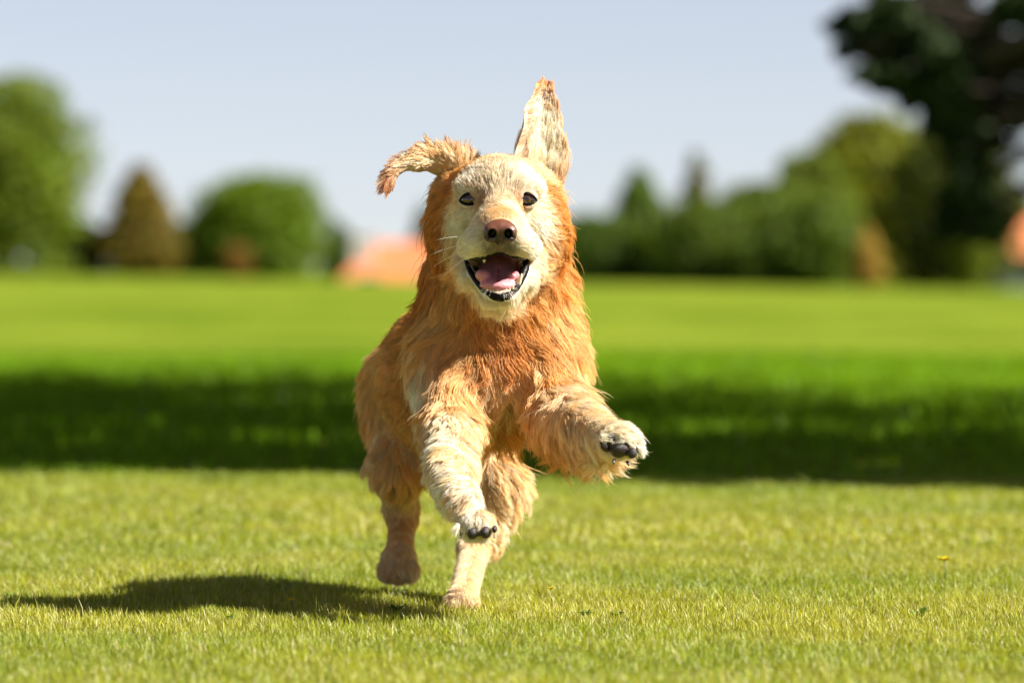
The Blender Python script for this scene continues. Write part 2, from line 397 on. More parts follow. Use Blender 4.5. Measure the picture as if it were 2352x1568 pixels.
def house(label, x0, x1, y0, y1, zg, eave, ridge, wallm, chimney=None, hip=0.0):
    o = empty('house', ((x0 + x1) / 2, (y0 + y1) / 2, zg)); tag(o, label, 'house')
    mb = MB(); mb.box((x0, y0, zg - 0.5), (x1, y1, eave))
    ym = (y0 + y1) / 2
    for xx, sgn in ((x0, -1), (x1, 1)) if not hip else ():      # gable ends
        mb.add([(xx - sgn * 0.15, y0, eave), (xx - sgn * 0.15, y1, eave), (xx - sgn * 0.15, ym, ridge - 0.1), (xx, y0, eave), (xx, y1, eave), (xx, ym, ridge - 0.1)],
               [(0, 1, 4, 3), (1, 2, 5, 4), (2, 0, 3, 5)], [(0, 2, 1), (3, 4, 5)])
    put(mb.build('wall', [wallm], smooth=False), o)
    mb = MB(); ov = 0.4; th = 0.18
    for (ya, yb) in ((y0 - ov, ym), (y1 + ov, ym)):
        za = eave - ov * (ridge - eave) / (ym - y0)
        v = [(x0 - ov, ya, za), (x1 + ov, ya, za), (x1 + ov - hip, yb, ridge), (x0 - ov + hip, yb, ridge)]
        v = v + [(a, b, c + th) for a, b, c in v]
        mb.add(v, [(0, 3, 2, 1), (4, 5, 6, 7), (0, 1, 5, 4), (1, 2, 6, 5), (2, 3, 7, 6), (3, 0, 4, 7)])
    if hip:
        za = eave - ov * (ridge - eave) / (ym - y0)
        for (xe, xr) in ((x0 - ov, x0 - ov + hip), (x1 + ov, x1 + ov - hip)):
            v = [(xe, y0 - ov, za), (xe, y1 + ov, za), (xr, ym, ridge)]; mb.add([(a, b, c + q) for q in (0.01, th - .01) for a, b, c in v], [(0, 1, 4, 3), (1, 2, 5, 4), (2, 0, 3, 5)], [(0, 2, 1), (3, 4, 5)])
    rf = put(mb.build('roof', [m_roof], smooth=False), o)
    if chimney:
        mb = MB(); cx, cyy, zt, sz = chimney
        mb.box((cx - sz, cyy - sz * 0.7, eave), (cx + sz, cyy + sz * 0.7, zt)); mb.box((cx - sz * 1.12, cyy - sz * 0.8, zt), (cx + sz * 1.12, cyy + sz * 0.8, zt + 0.12))
        ch = put(mb.build('chimney', [m_wall], smooth=False), rf)
    k = max(2, int((x1 - x0) / 2.6))
    for i in range(k):
        cx = x0 + (i + 0.5) * (x1 - x0) / k; zc = zg + 1.6
        mb = MB(); mb.box((cx - 0.6, y0 - 0.06, zc - 0.6), (cx + 0.6, y0 - 0.003, zc - 0.52)); mb.box((cx - 0.6, y0 - 0.06, zc + 0.52), (cx + 0.6, y0 - 0.003, zc + 0.6))
        mb.box((cx - 0.6, y0 - 0.06, zc - 0.52), (cx - 0.52, y0 - 0.003, zc + 0.52)); mb.box((cx + 0.52, y0 - 0.06, zc - 0.52), (cx + 0.6, y0 - 0.003, zc + 0.52))
        wf = put(mb.build('window', [m_wood], smooth=False), o)
        mb = MB(); mb.box((cx - 0.52, y0 - 0.03, zc - 0.52), (cx + 0.52, y0 - 0.003, zc + 0.52)); put(mb.build('pane', [m_glass], smooth=False), wf)

Yh = 334.0
xa = W(775, 0, Yh)[0]; xb = W(1060, 0, Yh)[0]
house('house with an orange tiled roof and white chimney left of the dog', xa, xb, Yh, Yh + 8, float(ground_z(0, Yh)), W(0, 655, Yh)[2], W(0, 562, Yh)[2], m_wall, (W(832, 0, Yh)[0], Yh + 2.6, W(0, 545, Yh)[2], 0.6), hip=2.6)
Yg = 322.0
xa = W(2312, 0, Yg)[0]
house('house with an orange roof and pale wall cut by the right edge', xa, xa + 9, Yg, Yg + 9, float(ground_z(27, Yg)) - 0.3, W(0, 585, Yg)[2], W(0, 490, Yg)[2], m_grey)

# ================================================================== the dog
# body grown as one implicit surface (smooth union of tapered limbs and ellipsoids), meshed by surface nets
class Field:
    def __init__(s, lo, hi, h):
        s.lo = np.array(lo, float); s.h = h
        s.n = np.ceil((np.array(hi) - s.lo) / h).astype(int) + 1
        s.ax = [s.lo[i] + h * np.arange(s.n[i]) for i in range(3)]
        s.D = np.full(s.n, 0.08, np.float32)
    def box(s, lo, hi):
        a = np.clip(np.floor((lo - s.lo) / s.h).astype(int), 0, s.n); b = np.clip(np.ceil((hi - s.lo) / s.h).astype(int) + 1, 0, s.n)
        sl = tuple(slice(a[i], b[i]) for i in range(3))
        X = s.ax[0][sl[0]][:, None, None].astype(np.float32); Y = s.ax[1][sl[1]][None, :, None].astype(np.float32); Z = s.ax[2][sl[2]][None, None, :].astype(np.float32)
        return sl, X, Y, Z
    def blend(s, sl, d, k, op):
        A = s.D[sl]
        if op == 'add':
            h = np.clip(0.5 + 0.5 * (A - d) / k, 0, 1); s.D[sl] = A * (1 - h) + d * h - k * h * (1 - h)
        else:
            d = -d; h = np.clip(0.5 - 0.5 * (A - d) / k, 0, 1); s.D[sl] = A * (1 - h) + d * h + k * h * (1 - h)
    def cone(s, a, b, ra, rb, k=0.03, op='add'):
        a = np.array(a, float); b = np.array(b, float); m = max(ra, rb) + 0.07
        sl, X, Y, Z = s.box(np.minimum(a, b) - m, np.maximum(a, b) + m)
        if 0 in s.D[sl].shape: return
        ab = b - a; l2 = ab @ ab + 1e-12
        t_ = np.clip(((X - a[0]) * ab[0] + (Y - a[1]) * ab[1] + (Z - a[2]) * ab[2]) / l2, 0, 1)
        d = np.sqrt((X - a[0] - t_ * ab[0]) ** 2 + (Y - a[1] - t_ * ab[1]) ** 2 + (Z - a[2] - t_ * ab[2]) ** 2) - (ra + (rb - ra) * t_)
        s.blend(sl, d, k, op)
    def ell(s, c, r, k=0.03, rot=None, op='add'):
        c = np.array(c, float); r = np.array(r, float); m = r.max() + 0.07
        sl, X, Y, Z = s.box(c - m, c + m)
        if 0 in s.D[sl].shape: return
        x, y, z = X - c[0], Y - c[1], Z - c[2]
        if rot is not None:
            q = np.array(rot)          # rows: local axes
            x, y, z = q[0, 0] * x + q[0, 1] * y + q[0, 2] * z, q[1, 0] * x + q[1, 1] * y + q[1, 2] * z, q[2, 0] * x + q[2, 1] * y + q[2, 2] * z
        k0 = np.sqrt((x / r[0]) ** 2 + (y / r[1]) ** 2 + (z / r[2]) ** 2)
        k1 = np.sqrt((x / r[0] ** 2) ** 2 + (y / r[1] ** 2) ** 2 + (z / r[2] ** 2) ** 2)
        d = k0 * (k0 - 1) / np.maximum(k1, 1e-6)
        s.blend(sl, d, k, op)
    def mesh(s):
        D = s.D; ins = D < 0
        n = D.shape
        acc = np.zeros((n[0] - 1, n[1] - 1, n[2] - 1, 3), np.float32); cnt = np.zeros(acc.shape[:3], np.float32)
        cs = tuple(slice(0, k - 1) for k in n)
        def sl(off):
            return tuple(slice(o, o + k - 1) for o, k in zip(off, n))
        corners = [(i, j, k) for i in (0, 1) for j in (0, 1) for k in (0, 1)]
        for c in corners:
            for ax in range(3):
                if c[ax]: continue
                c2 = list(c); c2[ax] = 1
                a, b = D[sl(c)], D[sl(c2)]
                m = (a < 0) != (b < 0)
                t_ = np.where(m, a / np.where(m, a - b, 1), 0)
                cnt += m
                for q in range(3):
                    acc[..., q] += m * (c[q] + (t_ if q == ax else 0))
        act = cnt > 0
        ids = np.full(act.shape, -1, np.int32); ids[act] = np.arange(act.sum())
        ijk = np.argwhere(act)
        V = s.lo + s.h * (ijk + acc[act] / cnt[act][:, None])
        quads = []
        for ax in range(3):
            o1, o2 = [(1, 2), (2, 0), (0, 1)][ax]
            lo_ = [slice(1, k - 1) for k in n]; lo_[ax] = slice(0, n[ax] - 1)
            hi_ = list(lo_); hi_[ax] = slice(1, n[ax])
            a = ins[tuple(lo_)]; b = ins[tuple(hi_)]
            e = np.argwhere(a != b); fl = a[tuple(e.T)]
            base = e + np.array([0 if q == ax else 1 for q in range(3)])
            def g(d1, d2):
                q = base.copy(); q[:, o1] -= d1; q[:, o2] -= d2
                return ids[tuple(q.T)]
            Q = np.stack([g(1, 1), g(0, 1), g(0, 0), g(1, 0)], 1)
            Q[~fl] = Q[~fl][:, ::-1]
            quads.append(Q)
        Q = np.concatenate(quads); Q = Q[(Q >= 0).all(1)]
        return V, Q

def vnormals(V, Q):
    a, b, c, d = V[Q[:, 0]], V[Q[:, 1]], V[Q[:, 2]], V[Q[:, 3]]
    fn = np.cross(c - a, d - b); vn = np.zeros_like(V)
    for k in range(4): 
        for q in range(3): vn[:, q] += np.bincount(Q[:, k], fn[:, q], len(V))
    return nrm(vn)

def relax(V, Q, it=2, lam=0.5):
    e = np.concatenate([Q[:, [0, 1]], Q[:, [1, 2]], Q[:, [2, 3]], Q[:, [3, 0]]]); e = np.concatenate([e, e[:, ::-1]])
    deg = np.maximum(np.bincount(e[:, 0], minlength=len(V)), 1)[:, None]
    for _ in range(it):
        s_ = np.stack([np.bincount(e[:, 0], V[e[:, 1], q], len(V)) for q in range(3)], 1) / deg
        V = V + lam * (s_ - V)
    return V

HX = 1147.0     # centre line of the face in the survey
F = Field((-0.27, 7.44, -0.03), (0.25, 9.05, 0.68), 0.0032)
def P(px, py, Y): return W(px, py, Y if Y < 8.1 else 8.1 + (Y - 8.1) * 0.68)
def both(px, py, Y):       # mirrored across the face's centre line
    return P(HX - px, py, Y), P(HX + px, py, Y)
# --- trunk
F.cone(P(1142, 800, 8.10), P(1050, 862, 8.34), 0.108, 0.108, 0.05)
F.cone(P(1050, 862, 8.34), P(985, 905, 8.55), 0.108, 0.092, 0.05)
F.cone(P(985, 905, 8.55), P(975, 935, 8.66), 0.092, 0.076, 0.05)
F.ell(P(1140, 830, 8.02), (0.098, 0.12, 0.118), 0.05)
F.ell(P(1140, 790, 7.97), (0.085, 0.075, 0.085), 0.05)
# --- tail, streaming behind
F.cone(P(970, 880, 8.70), P(975, 930, 8.86), 0.032, 0.022, 0.04); F.cone(P(975, 930, 8.86), P(985, 1000, 8.95), 0.022, 0.010, 0.02)
# --- neck
F.cone(P(1146, 480, 7.93), P(1143, 640, 7.98), 0.074, 0.093, 0.05)
F.cone(P(1143, 640, 7.98), P(1140, 790, 8.06), 0.093, 0.104, 0.05)
# --- head
F.ell(P(1150, 446, 7.85), (0.066, 0.085, 0.054), 0.03)
F.ell(P(1147, 440, 7.785), (0.054, 0.05, 0.042), 0.02)
for p in both(62, 432, 7.765): F.ell(p, (0.023, 0.022, 0.014), 0.012)          # brows
for p in both(80, 532, 7.832): F.ell(p, (0.030, 0.055, 0.050), 0.03)            # cheeks
for p in both(66, 500, 7.785): F.ell(p, (0.022, 0.035, 0.026), 0.02)            # under the eyes
F.cone(P(HX, 480, 7.77), P(HX, 525, 7.655), 0.030, 0.0235, 0.022)                # muzzle
F.ell(P(HX, 532, 7.70), (0.037, 0.080, 0.027), 0.02)
for p in both(38, 556, 7.668): F.ell(p, (0.0275, 0.037, 0.0215), 0.012)           # flews
for p in both(55, 566, 7.715): F.ell(p, (0.022, 0.038, 0.018), 0.015)
for s_, d_ in ((-1, 110), (1, 98)): F.ell(P(HX + s_ * d_, 510, 7.885), (0.036, 0.050, 0.068), 0.035)   # ruff behind the cheeks
# --- lower jaw: two rami, chin and floor
for s_ in (-1, 1):
    F.cone(P(HX + s_ * 72, 598, 7.775), P(HX + s_ * 62, 640, 7.715), 0.016, 0.012, 0.012)
    F.cone(P(HX + s_ * 56, 632, 7.715), P(HX + s_ * 20, 678, 7.668), 0.011, 0.010, 0.012)
F.cone(P(HX, 645, 7.80), P(HX, 684, 7.690), 0.030, 0.010, 0.02)
F.ell(P(HX, 680, 7.675), (0.020, 0.016, 0.009), 0.012)
# mouth cavity
F.ell(P(HX, 604, 7.70), (0.036, 0.085, 0.0145), 0.008, op='sub')
F.ell(P(HX, 630, 7.700), (0.030, 0.050, 0.020), 0.008, op='sub')
F.cone(P(HX, 604, 7.72), P(HX, 600, 7.80), 0.020, 0.014, 0.008, op='sub')
# eye sockets
EYES = [P(1078, 459, 7.7445), P(1210, 459, 7.7445)]
# --- shoulders and forelegs
F.ell(P(1030, 825, 8.00), (0.050, 0.075, 0.095), 0.05); F.ell(P(1250, 815, 8.00), (0.050, 0.075, 0.095), 0.05)
F.cone(P(1032, 850, 7.955), P(1036, 985, 7.875), 0.050, 0.041, 0.07)
F.cone(P(1036, 985, 7.88), P(1040, 1085, 7.70), 0.042, 0.0335, 0.03)
F.cone(P(1040, 1085, 7.70), P(1068, 1160, 7.58), 0.033, 0.028, 0.02)
F.cone(P(1256, 845, 7.955), P(1285, 945, 7.875), 0.050, 0.041, 0.07)
F.cone(P(1285, 945, 7.88), P(1345, 990, 7.72), 0.042, 0.032, 0.03)
F.cone(P(1345, 990, 7.72), P(1398, 1010, 7.60), 0.031, 0.026, 0.02)
ux = np.array([1.0, 0, 0]); uy = np.array([0, 1.0, 0]); uz = np.array([0, 0, 1.0])
def forepaw(c, out, dn, fwd):
    F.ell(c, (0.029, 0.030, 0.027), 0.015)
    for (u, v) in ((-0.024, 0.004), (-0.0085, 0.012), (0.0085, 0.012), (0.024, 0.004)):
        F.ell(c + out * u + dn * v + fwd * 0.018, (0.0115, 0.014, 0.013), 0.007)
forepaw(P(1094, 1202, 7.555), nrm(ux * 0.98 - uz * 0.05), nrm(-uz), nrm(-uy))
forepaw(P(1420, 1014, 7.575), nrm(ux * 0.95 - uz * 0.25), nrm(-uz), nrm(-uy + ux * .15))
# --- hind legs
F.cone(P(965, 945, 8.56), P(910, 1060, 8.42), 0.070, 0.038, 0.05)
F.cone(P(910, 1060, 8.42), P(923, 1165, 8.50), 0.038, 0.0195, 0.03)
F.cone(P(922, 1165, 8.50), P(925, 1190, 8.50), 0.019, 0.0145, 0.02)
F.cone(P(925, 1190, 8.50), P(918, 1275, 8.40), 0.0145, 0.0165, 0.02)
F.ell(P(915, 1292, 8.37), (0.0235, 0.034, 0.027), 0.015)
for u in (-0.019, -0.0065, 0.0065, 0.019): F.ell(P(915, 1308, 8.34) + ux * u, (0.0095, 0.016, 0.014), 0.007)
F.cone(P(1060, 950, 8.50), P(1142, 1105, 8.22), 0.076, 0.036, 0.05)
F.cone(P(1142, 1105, 8.22), P(1108, 1235, 8.18), 0.036, 0.022, 0.03)
F.cone(P(1108, 1235, 8.18), P(1088, 1265, 8.14), 0.022, 0.0165, 0.02)
F.cone(P(1088, 1265, 8.14), P(1062, 1378, 7.96), 0.0165, 0.0165, 0.02)
FT = P(1060, 1398, 7.93); FT[2] = 0.019
F.ell(FT, (0.0185, 0.032, 0.018), 0.015)
for u in (-0.0145, -0.005, 0.005, 0.0145): F.ell(FT + ux * u - uy * 0.024 - uz * 0.005, (0.0085, 0.015, 0.0115), 0.006)
# the flesh sits deeper under the long coat of neck, trunk and forelegs than under the face
_X, _Y, _Z = np.meshgrid(F.ax[0], F.ax[1], F.ax[2], indexing='ij')
_zc = W(0, 700, 7.8)[2]
F.D += (0.013 * sstep(7.80, 7.92, _Y) * sstep(0.12, 0.22, _Z) * (1 - 0.6 * sstep(W(0, 480, 7.9)[2], W(0, 400, 7.9)[2], _Z)) * (1 - 0.35 * sstep(8.15, 8.3, _Y))
        + 0.008 * (1 - sstep(7.80, 7.92, _Y)) * (1 - sstep(0.22, 0.30, _Z)) * sstep(0.05, 0.12, _Z)).astype(np.float32)
del _X, _Y, _Z
def on_body(px, py):
    """where the sight line of a surveyed point meets the body, with the outward normal"""
    for Y in np.arange(7.46, 8.2, 0.001):
        q = W(px, py, Y); i = np.round((q - F.lo) / F.h).astype(int)
        if F.D[tuple(i)] < 0:
            gr_ = np.array([F.D[tuple(i + e_)] - F.D[tuple(i - e_)] for e_ in np.eye(3, dtype=int)]); return q, nrm(gr_)
    return W(px, py, 7.55), -uy
PADS = []      # name, centre, half width, half height, normal, bare radius
for (nm_, px, py, rx, rz) in (('paw_pad', 1085, 1223, 17, 15), ('toe_pad', 1114, 1222, 15, 14), ('toe_pad', 1060, 1221, 6, 11), ('toe_pad', 1136, 1214, 6, 9),
                              ('paw_pad', 1423, 1034, 22, 19), ('toe_pad', 1452, 1040, 12, 13), ('toe_pad', 1391, 1024, 10, 17), ('toe_pad', 1404, 1004, 9, 8)):
    q, n_ = on_body(px, py); PADS.append((nm_, q, rx * 0.00058, rz * 0.00058, n_, max(rx, rz) * 0.00058))
BV, BQ = F.mesh()
BV = relax(BV, BQ, 2, 0.4)
for k_, (px, py) in enumerate(((1078, 459), (1210, 459))):
    q, n_ = on_body(px, py); EYES[k_] = q + uy * (0.0150 - 0.0058)
BN = vnormals(BV, BQ)

# ------------------------------------------------------------------ ears: folded leather flaps
def sheet(path, width, wdir, curve, thick, nu=40, nv=17):
    """flap lofted along path; wdir: width direction per key, curve: bend of the cross-section"""
    path = np.array(path); keys = np.linspace(0, 1, len(path)); u = np.linspace(0, 1, nu)
    def ip(a):
        a = np.array(a, float); a = a[:, None] if a.ndim == 1 else a
        out_ = np.stack([np.interp(u, keys, a[:, q]) for q in range(a.shape[1])], 1)
        for _ in range(4):
            o2 = out_.copy(); o2[1:-1] = (out_[:-2] + 2 * out_[1:-1] + out_[2:]) / 4; out_ = o2
        return out_
    p = ip(path); wd = ip(width)[:, 0]; D_ = nrm(ip(wdir)); cv = ip(curve)[:, 0]
    tg = nrm(np.gradient(p, axis=0)); nn = nrm(np.cross(tg, D_)); D_ = np.cross(nn, tg)
    v = np.linspace(-1, 1, nv)
    ang = cv[:, None] * v[None, :]                               # arc of half angle cv
    rad = wd[:, None] / np.maximum(np.abs(cv[:, None]), 1e-3)
    pts = p[:, None, :] + (rad * np.sin(ang))[..., None] * D_[:, None, :] + (rad * (np.cos(ang) - 1))[..., None] * nn[:, None, :]
    rip = 0.0045 * np.sin(u[:, None] * 7.5 + v[None, :] * 1.4) * np.abs(v)[None, :] + 0.0022 * np.sin(u[:, None] * 15 + 2.2 * v[None, :])
    pts = pts + rip[..., None] * nn[:, None, :] + (0.0022 * np.sin(u[:, None] * 17) * v[None, :] * wd[:, None] / 0.03)[..., None] * D_[:, None, :]
    nl = nrm(np.sin(ang)[..., None] * D_[:, None, :] + np.cos(ang)[..., None] * nn[:, None, :])
    th = thick * np.sqrt(np.clip(1 - v ** 6, 0.02, 1))[None, :, None] * np.sqrt(np.clip(1 - u ** 8, 0.02, 1))[:, None, None]
    A_ = (pts + nl * th).reshape(-1, 3); B_ = (pts - nl * th).reshape(-1, 3)
    V = np.concatenate([A_, B_]); m = nu * nv; I = np.arange(m).reshape(nu, nv)
    q1 = np.stack([I[:-1, :-1], I[1:, :-1], I[1:, 1:], I[:-1, 1:]], -1).reshape(-1, 4)
    rim = np.concatenate([I[0, :], I[1:, -1], I[-1, -2::-1], I[-2:0:-1, 0]]); rn = np.roll(rim, -1)
    q3 = np.stack([rim, rn, rn + m, rim + m], 1)
    Q = np.concatenate([q1[:, ::-1], q1 + m, q3])
    uv = np.stack(np.broadcast_arrays(u[:, None], v[None, :]), -1).reshape(-1, 2)
    side = np.concatenate([np.ones(m), -np.ones(m)])
    c = V.mean(0); N_ = vnormals(V, Q)
    if (N_[:m] * (nl.reshape(-1, 3))).sum() < 0: Q = Q[:, ::-1]; N_ = -N_
    along = np.repeat(tg, nv, 0)
    across = np.broadcast_to(D_[:, None, :], (nu, nv, 3)).reshape(-1, 3)
    return dict(V=V, Q=Q, N=N_, uv=np.concatenate([uv, uv]), side=side, along=np.concatenate([along, along]), across=np.concatenate([across, across]))

EAR_A = sheet([P(1086, 446, 7.90), P(1044, 392, 7.88), P(992, 372, 7.86), P(940, 382, 7.84), P(905, 408, 7.83), P(888, 438, 7.83)],
              [0.020, 0.034, 0.029, 0.023, 0.018, 0.009],
              [(0.1, 0.62, -0.75), (0.05, 0.64, -0.75), (-0.1, 0.7, -0.68), (-.15, .75, -.6), (-.1, .85, -.3), (0, 1, 0)],
              [0.9, 1.1, 1.25, 1.25, 1.0, 0.6], 0.0028)
EAR_B = sheet([P(1224, 452, 7.90), P(1233, 385, 7.87), P(1236, 325, 7.87), P(1241, 272, 7.875), P(1247, 228, 7.885), P(1250, 192, 7.90)],
              [0.034, 0.047, 0.041, 0.030, 0.0175, 0.010],
              [(1, .5, 0), (1, .5, 0), (1, .5, 0.05), (1, .45, .1), (1, .3, 0.1), (1, .2, 0)],
              [-0.7, -0.75, -0.7, -0.6, -0.5, -0.3], 0.0028)

# ------------------------------------------------------------------ grooming: guides spread over the coat
# px, py, Y, reach(m), flow(dx right, dy down, dY away), length, lift, wave, clump, (colour), mix colour
CREAM = (0.91, 0.80, 0.60); WHITE = (0.95, 0.93, 0.88); PALE = (0.86, 0.62, 0.32); GOLD = (0.78, 0.42, 0.115)
ORANGE = (0.66, 0.265, 0.047); RUST = (0.47, 0.15, 0.022); TAN = (0.66, 0.45, 0.22); GREY = (0.50, 0.40, 0.27); DARK = (0.05, 0.036, 0.03)
GU = []
def g(px, py, Y, reach, flow, ln, lift, wave, clump, c1, c2=None):
    GU.append((P(px, py, Y), reach, nrm(np.array([flow[0], flow[2], -flow[1]], float)), ln, lift, wave, clump, c1, c2 or c1))
def gm(dx, py, Y, reach, flow, *a):
    g(HX - dx, py, Y, reach, (-flow[0], flow[1], flow[2]), *a); g(HX + dx, py, Y, reach, flow, *a)
# face
g(HX, 498, 7.645, .016, (0, -.6, .8), .006, .25, 0, .2, GOLD, TAN)
g(HX, 478, 7.72, .018, (0, -.8, .6), .009, .3, 0, .3, TAN, CREAM)
gm(28, 490, 7.69, .016, (.5, -.2, .8), .007, .3, 0, .2, TAN, CREAM)
gm(48, 520, 7.70, .018, (.6, .1, .8), .008, .3, 0, .2, WHITE, WHITE)
gm(45, 560, 7.645, .018, (.7, .2, .6), .007, .35, 0, .2, WHITE, CREAM)
g(HX, 573, 7.640, .013, (0, .9, .2), .005, .3, 0, .2, DARK, GREY); gm(20, 570, 7.635, .012, (.4, .8, .2), .007, .4, 0, .3, GREY, DARK)
gm(68, 575, 7.69, .018, (.7, .5, .6), .010, .35, 0, .3, WHITE, CREAM)
g(HX, 440, 7.74, .022, (0, -.8, .6), .012, .35, .02, .35, CREAM, GREY)
gm(30, 420, 7.745, .02, (.25, -.8, .6), .013, .35, .02, .35, CREAM, GREY)
gm(60, 415, 7.76, .02, (.5, -.6, .6), .013, .35, .02, .35, WHITE, CREAM)
gm(42, 464, 7.735, .012, (-.3, -.7, .5), .006, .3, 0, .2, RUST, TAN)
gm(46, 478, 7.735, .010, (.1, .7, .5), .005, .3, 0, .2, ORANGE, TAN)
gm(66, 440, 7.742, .012, (.6, -.6, .5), .008, .35, 0, .2, WHITE, TAN)
gm(72, 490, 7.745, .014, (.7, .4, .6), .009, .3, 0, .2, WHITE, CREAM)
gm(92, 478, 7.77, .016, (.7, .1, .7), .012, .3, 0, .3, WHITE, PALE); g(1046, 440, 7.785, .014, (-.7, .0, .7), .014, .3, .02, .3, PALE, ORANGE); g(1248, 440, 7.785, .012, (.7, .0, .7), .014, .3, .02, .3, CREAM, GOLD)
gm(92, 525, 7.765, .02, (.6, .5, .6), .014, .3, 0, .3, WHITE, WHITE)
gm(98, 575, 7.77, .02, (.5, .7, .5), .018, .35, .03, .4, CREAM, PALE)
g(1030, 440, 7.82, .022, (-.6, .1, .8), .020, .35, .04, .4, ORANGE, RUST); g(1270, 440, 7.82, .022, (.8, .25, .6), .030, .35, .04, .4, GOLD, ORANGE)
g(1020, 520, 7.83, .025, (-.6, .6, .6), .030, .4, .08, .55, ORANGE, RUST); g(1278, 520, 7.83, .028, (.8, .45, .4), .042, .4, .10, .55, GOLD, ORANGE)
g(HX, 370, 7.80, .03, (0, -.4, .9), .014, .3, .02, .3, TAN, CREAM); g(HX, 352, 7.86, .03, (0, 0, 1), .018, .3, .03, .3, GOLD, TAN)
g(1055, 385, 7.84, .025, (-.6, -.5, .5), .018, .35, .03, .4, PALE, GOLD); g(1235, 395, 7.84, .025, (.3, -.8, .4), .018, .35, .03, .4, CREAM, PALE)
# lower jaw and throat
gm(60, 640, 7.70, .014, (.6, .7, .5), .010, .3, 0, .3, CREAM, WHITE)
g(HX, 692, 7.675, .016, (0, .9, .5), .012, .35, 0, .3, WHITE, CREAM)
g(HX, 700, 7.74, .03, (0, .9, .4), .030, .35, .05, .5, CREAM, PALE)
gm(75, 640, 7.80, .03, (.5, .8, .4), .034, .35, .08, .55, PALE, GOLD)
# ruff
g(985, 560, 7.90, .04, (-.5, .8, .4), .045, .35, .10, .6, ORANGE, RUST); g(1300, 560, 7.90, .04, (.5, .8, .3), .042, .35, .12, .6, GOLD, ORANGE)
g(965, 650, 7.97, .05, (-.5, .8, .4), .050, .35, .10, .6, ORANGE, RUST); g(1318, 650, 7.95, .05, (.6, .75, .2), .048, .38, .11, .6, GOLD, PALE)
gm(60, 720, 7.90, .04, (.25, .9, .2), .045, .35, .14, .65, GOLD, ORANGE)
gm(110, 700, 7.92, .04, (.5, .8, .2), .045, .35, .12, .65, GOLD, PALE)
g(HX, 760, 7.90, .04, (0, 1, .1), .040, .38, .20, .65, ORANGE, RUST)
# chest
gm(50, 800, 7.88, .04, (.4, .9, .1), .040, .40, .22, .7, ORANGE, GOLD)
gm(60, 865, 7.88, .045, (.15, 1, .1), .044, .38, .18, .7, PALE, GOLD)
g(HX, 885, 7.89, .045, (0, 1, .15), .048, .35, .12, .7, PALE, CREAM)
g(HX, 980, 7.95, .045, (0, 1, .2), .050, .30, .08, .7, GOLD, ORANGE)
g(970, 800, 7.95, .05, (-.3, .9, .3), .034, .32, .06, .5, PALE, GOLD); g(1325, 800, 7.95, .05, (.3, .95, .15), .034, .34, .06, .5, PALE, GOLD)
g(962, 890, 7.94, .055, (-.25, .9, .3), .034, .32, .06, .5, WHITE, CREAM); g(1345, 890, 7.95, .045, (.35, .9, .1), .032, .34, .06, .5, CREAM, PALE)
# viewer-left foreleg
g(1035, 930, 7.86, .035, (-.05, 1, -.1), .032, .28, .08, .6, PALE, GOLD); g(1035, 985, 7.82, .04, (-.1, .9, -.3), .024, .3, .06, .6, PALE, CREAM)
g(1050, 1050, 7.70, .035, (-.35, .9, 0), .022, .34, .03, .5, CREAM, PALE)
g(1005, 1060, 7.75, .035, (-.6, .7, .2), .026, .4, .03, .5, WHITE, CREAM)
g(1085, 1070, 7.75, .03, (.7, .6, .3), .028, .38, .04, .6, PALE, GOLD)
g(1060, 1140, 7.58, .03, (-.35, .85, -.1), .018, .4, .02, .45, WHITE, PALE)
g(1020, 1150, 7.64, .03, (-.6, .7, .2), .024, .42, .03, .5, WHITE, CREAM)
g(1090, 1195, 7.52, .022, (-.05, .9, -.4), .012, .4, .02, .4, WHITE, CREAM)
g(1060, 1215, 7.54, .02, (-.5, .8, -.1), .014, .4, .02, .4, WHITE, CREAM); g(1125, 1205, 7.54, .02, (.5, .8, -.1), .014, .4, .02, .4, WHITE, PALE)
# viewer-right foreleg
g(1265, 890, 7.88, .035, (.15, 1, -.1), .042, .35, .08, .6, PALE, GOLD); g(1295, 935, 7.84, .035, (.3, .9, -.2), .028, .35, .06, .6, CREAM, PALE)
g(1340, 945, 7.74, .03, (.7, .6, -.2), .018, .3, .03, .45, PALE, CREAM)
g(1280, 1000, 7.84, .035, (.2, 1, .1), .055, .32, .10, .75, ORANGE, GOLD)
g(1330, 1030, 7.74, .03, (.25, 1, .1), .050, .32, .08, .75, GOLD, PALE)
g(1385, 1045, 7.64, .025, (.1, 1, .15), .042, .35, .06, .7, CREAM, PALE)
g(1385, 985, 7.62, .025, (.8, .4, -.3), .014, .3, .02, .4, CREAM, PALE)
g(1425, 995, 7.54, .022, (.6, .1, -.5), .012, .4, .02, .4, CREAM, WHITE); g(1465, 995, 7.56, .018, (.95, -.15, -.2), .026, .4, .02, .6, WHITE, CREAM)
g(1450, 1035, 7.56, .018, (.6, .7, 0), .012, .35, .02, .4, WHITE, CREAM)
